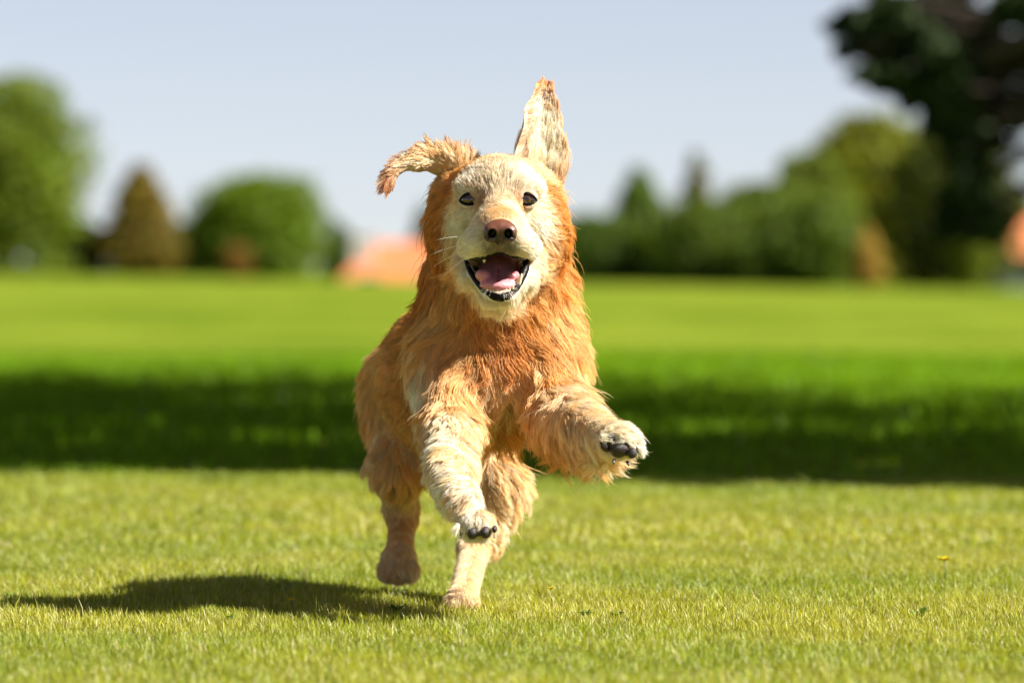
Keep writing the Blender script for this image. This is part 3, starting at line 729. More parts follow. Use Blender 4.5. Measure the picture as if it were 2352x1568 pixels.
# flank and hindquarters
g(930, 760, 8.20, .07, (-.25, .35, .9), .030, .28, .05, .5, GOLD, ORANGE)
g(880, 850, 8.35, .07, (-.2, .6, .75), .032, .28, .06, .5, GOLD, PALE)
g(1050, 700, 8.25, .08, (0, .1, 1), .030, .25, .05, .5, ORANGE, RUST)
g(1240, 880, 8.25, .08, (.2, .6, .75), .032, .28, .05, .5, GOLD, PALE)
g(1050, 1020, 8.30, .07, (0, .6, .7), .040, .3, .06, .6, PALE, GOLD)
g(845, 930, 8.50, .06, (-.2, .8, .5), .034, .3, .06, .5, PALE, GOLD)
g(860, 1040, 8.45, .06, (-.25, .9, .2), .032, .32, .05, .5, CREAM, PALE)
g(930, 1050, 8.40, .05, (.1, .95, .2), .034, .30, .05, .5, PALE, GOLD)
g(910, 1155, 8.46, .03, (-.1, .9, .3), .016, .3, .03, .4, PALE, CREAM); g(900, 1110, 8.45, .04, (-.1, .9, .3), .024, .3, .04, .5, PALE, CREAM)
g(920, 1255, 8.44, .035, (-.05, .95, .1), .014, .3, .03, .4, (0.88, 0.68, 0.36), GOLD); g(925, 1200, 8.48, .04, (-.1, .95, .1), .014, .3, .03, .4, (0.88, 0.68, 0.36), GOLD)
g(915, 1300, 8.36, .03, (0, .9, -.3), .011, .35, .02, .3, PALE, CREAM)
g(1170, 1110, 8.20, .045, (.3, .9, .1), .036, .35, .06, .55, CREAM, PALE)
g(1150, 1020, 8.30, .05, (.2, .9, .2), .036, .3, .06, .55, PALE, GOLD)
g(1130, 1190, 8.18, .035, (.3, .9, .2), .028, .32, .04, .5, PALE, CREAM)
g(1072, 1330, 8.02, .035, (.05, .95, .1), .011, .3, .02, .3, PALE, CREAM); g(1085, 1285, 8.10, .04, (.05, .95, .1), .011, .3, .02, .3, PALE, CREAM)
g(1060, 1385, 7.94, .025, (0, .9, -.3), .009, .3, .02, .3, CREAM, PALE)
g(960, 880, 8.72, .06, (0, .3, .9), .045, .3, .06, .5, GOLD, ORANGE); g(980, 960, 8.92, .05, (0, .8, .5), .060, .35, .06, .6, PALE, GOLD)
GP = np.array([q[0] for q in GU]); GR = np.array([q[1] for q in GU]); GF = np.array([q[2] for q in GU])
GA = np.array([[q[3], q[4], q[5], q[6]] for q in GU]); GC1 = np.array([q[7] for q in GU]); GC2 = np.array([q[8] for q in GU])

def groom(p):
    fl = np.empty((len(p), 3)); at = np.empty((len(p), 4)); c1 = np.empty((len(p), 3)); c2 = np.empty((len(p), 3))
    for a in range(0, len(p), 20000):
        q = p[a:a + 20000]
        d2 = ((q[:, None, :] - GP[None]) ** 2).sum(-1) / GR[None] ** 2
        wt = 1 / (d2 ** 2 + 0.02); wt /= wt.sum(1, keepdims=True)
        fl[a:a + 20000] = wt @ GF; at[a:a + 20000] = wt @ GA; c1[a:a + 20000] = wt @ GC1; c2[a:a + 20000] = wt @ GC2
    return nrm(fl), at, c1, c2

LOW_LIP = [P(1067, 588, 7.722), P(1078, 621, 7.702), P(1097, 650, 7.684), P(1119, 674, 7.664), P(1148, 686, 7.652), P(1174, 676, 7.662), P(1191, 652, 7.684), P(1205, 620, 7.702), P(1213, 588, 7.722)]
# mouth and bare skin masks
MC = P(HX, 615, 7.70)
def in_mouth(p):
    a = ((p - P(HX, 603, 7.70)) / np.array([0.0395, 0.075, 0.0205])); b_ = ((p - P(HX, 634, 7.700)) / np.array([0.0315, 0.042, 0.022]))
    c_ = ((p - P(HX, 600, 7.77)) / np.array([0.025, 0.06, 0.020]))
    return ((a ** 2).sum(1) < 1) | ((b_ ** 2).sum(1) < 1) | ((c_ ** 2).sum(1) < 1)
NOSE = P(1149, 531, 7.632)
LIPLINE = [a + (b - a) * q for a, b in zip(LOW_LIP[:-1], LOW_LIP[1:]) for q in (0, .25, .5, .75)]
def bare(p):
    m = in_mouth(p)
    for c in LIPLINE: m |= ((p - c) ** 2).sum(1) < 0.0064 ** 2
    for e_ in EYES: m |= (((p - e_) / np.array([0.0130, 0.021, 0.0082])) ** 2).sum(1) < 1
    m |= (((p - NOSE) / np.array([0.0215, 0.022, 0.0175])) ** 2).sum(1) < 1
    for nm_, c, rx, rz, n_, r_ in PADS: m |= ((p - c) ** 2).sum(1) < (r_ * 1.05) ** 2
    return m

# skin colours: coat colour under the hair, near-black mouth cavity and nostril backing, dark lids
_f, _a, _c1, _c2 = groom(BV)
skin = (_c1 * 0.5 + _c2 * 0.5) * 0.8
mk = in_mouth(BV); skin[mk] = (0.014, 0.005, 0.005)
skin[(((BV - NOSE) / np.array([0.0205, 0.024, 0.0165])) ** 2).sum(1) < 1] = (0.008, 0.004, 0.004)
for e_ in EYES:
    q = (((BV - e_) / np.array([0.0138, 0.021, 0.0085])) ** 2).sum(1) < 1; skin[q] = (0.035, 0.022, 0.018)
for nm_, c, rx, rz, n_, r_ in PADS:
    q = ((BV - c) ** 2).sum(1) < (r_ * 1.2) ** 2; skin[q] = (0.05, 0.035, 0.03)
m_skin = principled('dog_skin', (1, 1, 1), 0.55, scale=120, amount=0.2, tint=True, spec=0.3)
dog = mesh_np('dog', BV, BQ, [m_skin], True, None, skin)
tag(dog, 'golden retriever bounding over the lawn with open mouth and flying ears', 'dog')

# ------------------------------------------------------------------ hair
def hair_mat(name):
    m, t, out = mat(name)
    at = N(t, 'ShaderNodeAttribute', attribute_name='tint')
    ci = N(t, 'ShaderNodeHairInfo')
    # roots darkened, tips paled: sunlit tips put into the colour, beside natural bleaching
    rp = N(t, 'ShaderNodeValToRGB'); e = rp.color_ramp.elements
    e[0].position = 0.0; e[0].color = (0.80, 0.74, 0.68, 1); e[1].position = 0.8; e[1].color = (1.06, 1.06, 1.05, 1)
    mx = N(t, 'ShaderNodeMix', data_type='RGBA', blend_type='MULTIPLY'); mx.inputs['Factor'].default_value = 1
    d = N(t, 'ShaderNodeBsdfDiffuse'); tr = N(t, 'ShaderNodeBsdfTranslucent')
    hr = N(t, 'ShaderNodeBsdfHair', component='Reflection'); hr.inputs['RoughnessU'].default_value = 0.28; hr.inputs['RoughnessV'].default_value = 0.7
    gm_ = N(t, 'ShaderNodeMix', data_type='RGBA'); gm_.inputs['Factor'].default_value = 0.35; gm_.inputs['B'].default_value = (1, 0.95, 0.85, 1)
    m1 = N(t, 'ShaderNodeMixShader'); m1.inputs[0].default_value = 0.40
    m2 = N(t, 'ShaderNodeMixShader'); m2.inputs[0].default_value = 0.16
    L = t.links.new
    L(ci.outputs['Intercept'], rp.inputs[0]); L(at.outputs['Color'], mx.inputs['A']); L(rp.outputs[0], mx.inputs['B'])
    c = mx.outputs['Result']
    L(c, d.inputs['Color']); L(c, tr.inputs['Color']); L(c, gm_.inputs['A']); L(gm_.outputs['Result'], hr.inputs['Color'])
    L(d.outputs[0], m1.inputs[1]); L(tr.outputs[0], m1.inputs[2]); L(m1.outputs[0], m2.inputs[1]); L(hr.outputs[0], m2.inputs[2]); L(m2.outputs[0], out.inputs[0])
    return m
m_hair = hair_mat('fur')

def hair_object(name, pts, rad, col, material, parent):
    n, k = pts.shape[:2]
    cu = bpy.data.hair_curves.new(name)
    cu.add_curves([k] * n)
    cu.position_data.foreach_set('vector', pts.astype(np.float32).ravel())
    ra = cu.attributes.get('radius') or cu.attributes.new('radius', 'FLOAT', 'POINT')
    ra.data.foreach_set('value', rad.astype(np.float32).ravel())
    ca = cu.attributes.new('tint', 'FLOAT_COLOR', 'CURVE')
    c = np.ones((n, 4), np.float32); c[:, :3] = col; ca.data.foreach_set('color', c.ravel())
    cu.materials.append(material)
    o = bpy.data.objects.new(name, cu); COL.objects.link(o); o.parent = parent
    return o

def sample(V, Q, Nv, weight, n, r):
    T = np.concatenate([Q[:, [0, 1, 2]], Q[:, [0, 2, 3]]])
    ar = np.linalg.norm(np.cross(V[T[:, 1]] - V[T[:, 0]], V[T[:, 2]] - V[T[:, 0]]), axis=1) / 2
    wt = ar * weight[T].mean(1); ti = r.choice(len(T), n, p=wt / wt.sum())
    u = np.sqrt(r.random((n, 1))); v = r.random((n, 1)); bc = np.concatenate([1 - u, u * (1 - v), u * v], 1)
    p = (V[T[ti]] * bc[..., None]).sum(1); nn = nrm((Nv[T[ti]] * bc[..., None]).sum(1))
    return p, nn, T[ti], bc

_sr = np.random.default_rng(3)
SWA = nrm(_sr.normal(size=(3, 3))) * 75.0; SWB = nrm(_sr.normal(size=(3, 3))) * 48.0; SWP = _sr.uniform(0, 6.28, 3)
def grow(p, nn, fl, ln, lift, wave, clump, r, K=9, cl_n=30, jitter=0.07, freq=1.6, droop=0.0, swirl=0.30):
    n = len(p)
    ft = fl - (fl * nn).sum(1, keepdims=True) * nn * 0.9
    lo_ = sstep(.010, .032, ln)[:, None]
    sw = np.stack([np.sin(p @ SWA[q] + SWP[q] + 1.1 * np.sin(p @ SWB[q])) for q in range(3)], 1)
    ft = ft + swirl * lo_ * (sw - (sw * nn).sum(1, keepdims=True) * nn)
    ft = nrm(ft + r.normal(size=(n, 3)) * jitter)
    side = nrm(np.cross(nn, ft))
    # clumps share phase, direction and tip
    G = max(1, n // cl_n); gi = r.permutation(n)[:G]
    kd = kdtree.KDTree(G)
    for i, q in enumerate(gi): kd.insert(p[q], i)
    kd.balance()
    own = np.array([kd.find(q)[1] for q in p])
    ph = (2.2 * np.sin(p[gi] @ SWB[0]) + 2.2 * np.sin(p[gi] @ SWA[1] * .6) + r.normal(size=G) * 0.7)[own] + r.normal(size=n) * 0.15
    wa = r.uniform(0.5, 1.4, G)[own] * wave
    bend = (r.normal(size=G) * 0.35)[own]
    lf = lift * r.uniform(0.7, 1.3, G)[own]
    pts = np.empty((n, K, 3)); pts[:, 0] = p; cur = p.copy()
    for k in range(1, K):
        t_ = k / (K - 1)
        nl = (lf * (1.5 - 1.5 * t_))[:, None]
        d = nrm(ft + nn * nl + side * (bend * (t_ - .3))[:, None] * (wave[:, None] * 6 + .3))
        d[:, 2] -= droop * t_
        cur = cur + d * (ln / (K - 1))[:, None]
        pts[:, k] = cur
    tt = np.linspace(0, 1, K)
    off = np.sin(2 * np.pi * freq * tt[None] + ph[:, None]) - np.sin(ph)[:, None]
    pts += (off * (wa * ln)[:, None] * tt[None])[..., None] * side[:, None, :]
    off2 = np.sin(2 * np.pi * freq * tt[None] + ph[:, None] + 1.6) - np.sin(ph + 1.6)[:, None]
    pts += (off2 * (wa * ln)[:, None] * tt[None] * 0.45)[..., None] * nn[:, None, :]
    gp = pts[gi][own]; gr = p[gi][own]
    target = gp + (p - gr)[:, None, :] * (1 - 0.9 * tt[None, :, None] ** 0.8)
    cf = (clump * r.uniform(0.6, 1.2, n))[:, None, None] * tt[None, :, None] ** 0.9
    pts = pts * (1 - cf) + target * cf
    return pts, own

HAIR_N = 370000
def body_fur():
    r = np.random.default_rng(5)
    vis = np.where(BN[:, 1] < 0.35, 1.0, 0.45)
    ln = _a[:, 0]
    wt = vis * (1 + 5.5 * np.clip(1 - ln / 0.016, 0, 1) + 0.9 * np.clip(1 - ln / 0.04, 0, 1)) * np.where(BV[:, 1] > 8.25, 0.85, 1)
    p, nn, T, bc = sample(BV, BQ, BN, wt, HAIR_N, r)
    keep = ~bare(p); p = p[keep]; nn = nn[keep]
    fl, at, c1, c2 = groom(p); n = len(p)
    ln = at[:, 0] * (1 + 0.25 * sstep(.025, .04, at[:, 0])) * r.uniform(0.6, 1.2, n); stray = r.random(n) < 0.02
    ln[stray] *= 1.25
    lift = at[:, 1] * (0.75 - 0.3 * sstep(.02, .04, at[:, 0])); lift[stray] *= 1.5
    cl = np.clip(at[:, 3] * (0.5 + 0.8 * sstep(.008, .028, at[:, 0])), 0, .95); cl[stray] *= 0.1
    pts, own = grow(p, nn, fl, ln, lift, at[:, 2] * 0.75, cl, r, freq=1.2)
    con = 0.6 + 0.4 * sstep(.009, .028, at[:, 0])
    _, _, c1, c2 = groom(p + r.normal(size=(n, 3)) * 0.004)
    big = 0.25 * np.sin(p @ SWA[2] + 2 * np.sin(p @ SWB[1]))
    cm = np.clip(0.5 + con * (r.uniform(-0.75, 0.75, own.max() + 1)[own] + big + r.normal(size=n) * 0.2), 0, 1)[:, None]
    lock = (1 + (r.uniform(-0.2, 0.16, own.max() + 1)[own]) * con)[:, None]
    col = (c1 * (1 - cm) + c2 * cm) * lock * r.uniform(0.85, 1.12, (n, 1))
    rad = (0.00016 + 0.0060 * np.clip(at[:, 0], 0, 0.03))[:, None] * np.array([1, 1, .97, .93, .86, .76, .62, .42, .12])[None]
    return hair_object('fur', pts, rad, np.clip(col, 0.01, 0.93), m_hair, dog)
if FUR: body_fur()

# ears and their hair
def ear(E, name, inner, colf, n, seed, lenf):
    r = np.random.default_rng(seed)
    cv, _ = colf(E['uv'], E['side'])
    o = mesh_np('ear', E['V'], E['Q'], [m_skin], True, dog, cv * 0.75)
    if not FUR: return
    p, nn, T, bc = sample(E['V'], E['Q'], E['N'], np.ones(len(E['V'])), n, r)
    uv = (E['uv'][T] * bc[..., None]).sum(1); al = (E['along'][T] * bc[..., None]).sum(1); ac = (E['across'][T] * bc[..., None]).sum(1)
    sd = E['side'][T[:, 0]]
    ln, tuft = lenf(uv, sd); ln = ln * r.uniform(0.6, 1.25, n)
    fl = nrm(al + ac * (uv[:, 1:] * tuft[:, None]))
    c1, c2 = colf(uv, sd)
    pts, own = grow(p, nn, fl, ln, np.full(n, 0.15), np.full(n, 0.03), np.full(n, 0.7), r, cl_n=20)
    cm = np.clip(r.uniform(-0.25, 1.25, own.max() + 1)[own] + r.normal(size=n) * 0.2, 0, 1)[:, None]
    col = (c1 * (1 - cm) + c2 * cm) * r.uniform(0.82, 1.12, (n, 1))
    rad = np.full(n, 0.00024)[:, None] * np.array([1, 1, .97, .93, .86, .76, .62, .42, .12])[None]
    hair_object('ear_fur', pts, rad, np.clip(col, 0.01, 0.93), m_hair, o)
def lerp3(a, b, f): return np.array(a)[None] * (1 - f[:, None]) + np.array(b)[None] * f[:, None]
def colA(uv, sd):
    tip = np.clip((uv[:, 0] - 0.62) / 0.3, 0, 1)
    c1 = lerp3(CREAM, RUST, tip * 0.9); c2 = lerp3(PALE, RUST, np.clip(tip + np.abs(uv[:, 1]) ** 3 * .5, 0, 1))
    s = (sd < 0); c1[s] = np.array(TAN) * 0.75; c2[s] = np.array(ORANGE) * 0.8
    return c1, c2
def lenA(uv, sd):
    base = np.clip(1 - uv[:, 0] * 1.5, 0, 1)
    return 0.008 + 0.008 * base + 0.010 * np.clip(-uv[:, 1], 0, 1), 0.3 + 0.7 * base + 0.6 * np.clip(-uv[:, 1], 0, 1)
def colB(uv, sd):
    tip = np.clip((uv[:, 0] - 0.6) / 0.4, 0, 1); edge = np.clip((np.abs(uv[:, 1]) - 0.62) / 0.38, 0, 1) * np.where(uv[:, 1] > 0, .7, .4) * (1 - tip)
    c1 = lerp3(WHITE, GOLD, np.clip(tip + edge * .8, 0, 1)); c2 = lerp3(CREAM, ORANGE, np.clip(tip + edge, 0, 1))
    return c1, c2
def lenB(uv, sd):
    base = np.clip(1 - uv[:, 0] * 1.6, 0, 1); e = np.clip(uv[:, 1], 0, 1)
    return 0.014 + 0.022 * base + 0.030 * e * np.clip(1.0 - uv[:, 0], 0, 1), 0.25 + 1.0 * e
ear(EAR_A, 'ear', None, colA, 9000, 21, lenA)
ear(EAR_B, 'ear', None, colB, 10000, 22, lenB)

# ------------------------------------------------------------------ face details
def fine(name, lo, hi, h, build, material, parent, it=1, cols=None):
    f = Field(lo, hi, h); build(f); V, Q = f.mesh(); V = relax(V, Q, it, 0.4)
    return mesh_np(name, V, Q, [material], True, parent, cols(V) if cols else None)

m_lip = principled('wet_lip', (0.006, 0.004, 0.004), 0.36, scale=260, bump=0.35, spec=0.12, amount=0.4)
m_nose = principled('nose_leather', (1, 1, 1), 0.26, scale=900, bump=0.35, spec=0.5, tint=True, amount=0.35)
def b_nose(f):
    c = NOSE
    f.ell(c + [0, 0.0, 0.003], (0.0205, 0.018, 0.0140), 0.004)
    for s_ in (-1, 1):
        f.ell(c + [s_ * 0.0115, -0.008, -0.001], (0.0112, 0.0115, 0.0112), 0.004)
        f.ell(c + [s_ * 0.0125, -0.007, -0.0075], (0.0085, 0.010, 0.0072), 0.004)
    f.ell(c + [0, -0.006, -0.010], (0.008, 0.0095, 0.009), 0.004)
    for s_ in (-1, 1):
        f.ell(c + [s_ * 0.0108, -0.0185, -0.0035], (0.0053, 0.0100, 0.0058), 0.002, op='sub')
        f.cone(c + [s_ * 0.0125, -0.020, -0.006], c + [s_ * 0.0200, -0.012, -0.009], 0.0018, 0.0014, 0.0015, op='sub')
    f.cone(c + [0, -0.0205, 0.004], c + [0, -0.0175, -0.018], 0.0009, 0.0011, 0.0012, op='sub')
def c_nose(V):
    q = (V - NOSE); up = sstep(-0.010, 0.006, q[:, 2])[:, None]
    c = np.array([[0.035, 0.014, 0.012]]) * (1 - up) + np.array([[0.15, 0.055, 0.034]]) * up
    for s_ in (-1, 1):
        d = (((q - [s_ * 0.0108, -0.0175, -0.0035]) / [0.0064, 0.022, 0.0068]) ** 2).sum(1); c[d < 1.2] = (0.005, 0.003, 0.003)
    return c
fine('nose', NOSE - [.03, .03, .028], NOSE + [.03, .022, .026], 0.0008, b_nose, m_nose, dog, 2, c_nose)

m_eye = principled('eyeball', (0.012, 0.006, 0.004), 0.03, scale=300, spec=0.5, coat=1.0)
m_iris = principled('iris', (0.08, 0.032, 0.009), 0.05, scale=900, spec=0.5, coat=1.0, amount=0.6)
m_pupil = principled('pupil', (0.004, 0.003, 0.003), 0.05, spec=0.6, coat=1.0)
m_lid = principled('eyelid_skin', (1, 1, 1), 0.4, scale=400, bump=0.3, amount=0.3, tint=True)
def cap(c, r_, ang0, ang1, look, n=28, m=8, almond=None):
    """patch of a sphere round the look axis, between two polar angles; almond(k)->outer hole shape for lids"""
    look = nrm(np.array(look, float)); s_ = nrm(np.cross(look, [0, 0, 1.0])); u_ = np.cross(s_, look)
    vs = []; fs = []
    for j in range(m + 1):
        for i in range(n):
            th = 2 * math.pi * i / n
            a0 = almond(th) if almond else ang0
            a = a0 + (ang1 - a0) * j / m
            vs.append(c + r_ * (math.cos(a) * look + math.sin(a) * (math.cos(th) * s_ + math.sin(th) * u_)))
    for j in range(m):
        for i in range(n): fs.append((j * n + i, j * n + (i + 1) % n, (j + 1) * n + (i + 1) % n, (j + 1) * n + i))
    return np.array(vs), np.array(fs)
for k_, e_ in enumerate(EYES):
    lk = np.array([(-0.06, 0.06)[k_], -1, 0.0])
    V, Q = cap(e_, 0.0150, 0.0, math.pi, lk, 32, 18); eo = mesh_np('eye', V, Q, [m_eye], True, dog)
    V, Q = cap(e_, 0.01506, 0.20, 0.42, np.array([0, -1, 0.0]), 28, 5); mesh_np('iris', V, Q, [m_iris], True, eo)
    V, Q = cap(e_, 0.01508, 0.0, 0.205, np.array([0, -1, 0.0]), 28, 4); mesh_np('pupil', V, Q, [m_pupil], True, eo)
    for up_, r_l, hz_, off in ((1, 0.0030, 0.0080, 0.0030), (-1, 0.0023, 0.0060, 0.0025)):
        pa, pb = [], []
        for q in np.linspace(-1, 1, 17):
            dx = q * 0.0132; dz = up_ * (hz_ * (1 - q * q) ** 0.75) - 0.0006 * q * (-1, 1)[k_]
            for lst, ex, rr_ in ((pa, up_ * off * (1 - 0.5 * q * q), 0.0154), (pb, up_ * 0.0005, 0.0152)):
                dzz = dz + ex; lst.append(e_ + np.array([dx, -math.sqrt(max(rr_ ** 2 - dx * dx - dzz * dzz, 1e-6)), dzz]))
        mb = MB(); mb.tube(pa, [r_l * (0.55 + 0.45 * math.sqrt(1 - q * q)) for q in np.linspace(-1, 1, 17)], 12)
        V = np.concatenate(mb.v); Qd = np.concatenate(mb.q); _l = groom(V)
        lo_ = mb.build('eyelid', [m_lid], dog, True, (_l[2] + _l[3]) * 0.35)
        mb = MB(); mb.tube(pb, [0.0020 * (0.8 + 0.4 * math.sqrt(1 - q * q)) for q in np.linspace(-1, 1, 17)], 8); mb.build('eyelid_rim', [m_lip], lo_)
        if FUR:
            r = np.random.default_rng(60 + k_ * 2 + up_); nv_ = vnormals(V, Qd); wl = (V[:, 2] - e_[2]) * up_ > hz_ * (1 - ((V[:, 0] - e_[0]) / 0.0142).clip(-1, 1) ** 2) ** 0.75 + 0.0022
            p, nn, T, bc = sample(V, Qd, nv_, wl + 0.001, 1500, r); nn = np.where(((nn * (p - e_)).sum(1) < 0)[:, None], -nn, nn); fl, at, c1, c2 = groom(p); n = len(p)
            fl = nrm(fl * 0.5 + np.array([(-1, 1)[k_] * 0.6, 0.3, up_ * 0.5]))
            pts, own = grow(p, nn, fl, r.uniform(.0025, .0050, n), np.full(n, .12), np.zeros(n), np.full(n, .2), r, cl_n=12)
            cm = r.random((n, 1)); hair_object('eyelid_fur', pts, np.full(n, .00017)[:, None] * np.array([1, 1, .97, .93, .86, .76, .62, .42, .12])[None], (c1 * cm + c2 * (1 - cm)) * r.uniform(.8, 1.1, (n, 1)), m_hair, lo_)

def spline(pts, n):
    pts = np.array(pts); k = np.linspace(0, 1, len(pts)); u = np.linspace(0, 1, n)
    o = np.stack([np.interp(u, k, pts[:, q]) for q in range(pts.shape[1])], 1)
    for _ in range(6):
        o2 = o.copy(); o2[1:-1] = (o[:-2] + 2 * o[1:-1] + o[2:]) / 4; o = o2
    return o
def lip(pts, rr, name):
    pth = spline(pts, 60); r_ = np.interp(np.linspace(0, 1, 60), np.linspace(0, 1, len(rr)), rr)
    r_ = r_ * (1 + 0.03 * np.sin(np.arange(60) * 1.7) + 0.03 * np.sin(np.arange(60) * 3.1))
    mb = MB(); mb.tube(pth, r_, 12); return mb.build(name, [m_lip], dog)
lip(LOW_LIP,
    [.0026, .0036, .0042, .005, .0056, .0054, .0056, .0064, .0040], 'lower_lip')
lip([P(1067, 588, 7.722), P(1090, 594, 7.690), P(1112, 592, 7.662), P(1135, 584, 7.648), P(1147, 579, 7.645), P(1160, 584, 7.648), P(1184, 592, 7.662), P(1202, 594, 7.690), P(1213, 588, 7.722)],
    [.003, .0032, .003, .0026, .0024, .0026, .003, .0032, .003], 'upper_lip')

m_tongue = principled('tongue', (0.66, 0.24, 0.27), 0.38, scale=350, bump=0.5, sss=0.15, spec=0.5, amount=0.22)
def b_tongue(f):
    back, front = P(1150, 584, 7.775), P(1142, 660, 7.672)
    ax_ = nrm(front - back); wd_ = np.array([1.0, 0, 0]); up_ = nrm(np.cross(wd_, ax_)); up_ = up_ if up_[2] > 0 else -up_
    c = (back + front) / 2
    f.ell(c + ax_ * 0.004, (0.0245, 0.062, 0.0075), 0.006, rot=[wd_, ax_, up_])
    f.ell(P(1143, 656, 7.676), (0.0245, 0.020, 0.0095), 0.008)
    f.ell(P(1108, 632, 7.690), (0.0100, 0.020, 0.0085), 0.008)
    f.ell(P(1180, 634, 7.692), (0.0080, 0.020, 0.0075), 0.008)
    f.cone(P(1146, 600, 7.755), P(1143, 648, 7.664), 0.0010, 0.0014, 0.005, op='sub')
tg = fine('tongue', P(HX, 680, 7.64) - [.05, 0, .01], P(HX, 580, 7.80) + [.05, 0, .01], 0.0011, b_tongue, m_tongue, dog, 3)

m_tooth = principled('tooth', (0.78, 0.68, 0.48), 0.3, scale=200, amount=0.12, sss=0.05)
m_gum = principled('gum', (0.42, 0.12, 0.10), 0.3, scale=300, bump=0.4, amount=0.3, sss=0.1)
def tooth(a, b_, r0, name='tooth'):
    a = np.array(a); b_ = np.array(b_); pth = [a + (b_ - a) * q for q in (0, .3, .6, .85, 1)]
    mb = MB(); mb.tube(pth, [r0, r0 * .95, r0 * .7, r0 * .4, r0 * .1], 10); return mb.build(name, [m_tooth], dog)
tooth(P(1188, 656, 7.680), P(1199, 628, 7.672), 0.0040)
for (px, py) in ((1162, 668), (1170, 665), (1177, 660)): tooth(P(px, py + 4, 7.664), P(px + 1, py - 5, 7.660), 0.0022)
tooth(P(1200, 622, 7.705), P(1200, 608, 7.702), 0.0035); tooth(P(1197, 610, 7.725), P(1197, 597, 7.722), 0.0035)
tooth(P(1112, 586, 7.672), P(1112, 604, 7.672), 0.0036)
mb = MB(); mb.tube(spline([P(1203, 600, 7.735), P(1196, 632, 7.70), P(1186, 656, 7.684), P(1165, 670, 7.668)], 20), [0.0052] * 20, 10); mb.build('gum', [m_gum], dog)

m_pad = principled('pad_leather', (0.030, 0.020, 0.018), 0.42, scale=500, bump=0.8, spec=0.45, amount=0.5)
for nm_, c, rx, rz, n_, r_ in PADS:
    sx = nrm(np.cross(uz, n_)); sz = np.cross(n_, sx)
    V, Q = cap(np.zeros(3), 1.0, 0, math.pi, (0, -1, 0), 24, 14)
    Vw = c + n_ * 0.001 + V[:, :1] * rx * sx + V[:, 2:] * rz * sz * (1 - 0.18 * V[:, :1] ** 2) - V[:, 1:2] * 0.0065 * n_
    mesh_np(nm_, Vw, Q, [m_pad], True, dog)
m_claw = principled('claw', (0.05, 0.035, 0.03), 0.3, scale=200)
for (px, py, sx) in ((1066, 1236, -.3), (1100, 1240, 0), (1130, 1230, .3), (1410, 1058, -.2), (1442, 1062, .2)):
    q, n_ = on_body(px, py); d = nrm(n_ * 0.8 + np.array([sx, -.4, -.35]))
    mb = MB(); mb.tube([q - d * .004, q + d * .002, q + d * .005 - uz * .001, q + d * .0065 - uz * .0025], [.0024, .0023, .0016, .0004], 8); mb.build('claw', [m_claw], dog)

m_whisk = principled('whisker', (0.85, 0.82, 0.75), 0.3, amount=0.05)
rw = np.random.default_rng(9)
for (px, py, Y, dx, dy, L0) in ((1092, 546, 7.665, -1, -.15, .055), (1088, 560, 7.67, -1, .05, .06), (1086, 570, 7.67, -1, .25, .055), (1095, 578, 7.665, -.9, .45, .05),
                                (1200, 560, 7.67, 1, .3, .05), (1204, 572, 7.67, .9, .55, .05), (1094, 436, 7.745, -.6, -.8, .035), (1100, 430, 7.745, -.4, -.9, .04), (1128, 500, 7.67, -.7, -.6, .022)):
    a = P(px, py, Y); d = nrm(np.array([dx, -0.1, -dy])); pth = [a + d * L0 * q + np.array([0, 0.25, -0.35 if dy > -.3 else 0.0]) * L0 * q * q * .6 for q in np.linspace(0, 1, 9)]
    mb = MB(); mb.tube(pth, list(np.linspace(.0006, .00016, 9)), 5); mb.build('whisker', [m_whisk], dog)

# ================================================================== grass
m_grass = leaf_mat('grass_blade', 0.40, 0.5, 0.03)
m_meadow = leaf_mat('meadow_blade', 0.35, 0.6, 0.0)
_gr = np.random.default_rng(42)
_ph = _gr.uniform(0, 6.28, (9, 3)); _dr = nrm(_gr.normal(size=(9, 2)))
def patch(x, y, s=1.0):
    """smooth value noise in about -1..1 over the lawn"""
    v = 0
    for i in range(9):
        f = s * (1.2 + i * 0.9)
        v = v + np.sin((x * _dr[i, 0] + y * _dr[i, 1]) * f * 2.2 + _ph[i, 0] + 1.3 * np.sin((x * _dr[i, 1] - y * _dr[i, 0]) * f + _ph[i, 1])) / (1 + i * 0.35)
    return v / 3.0

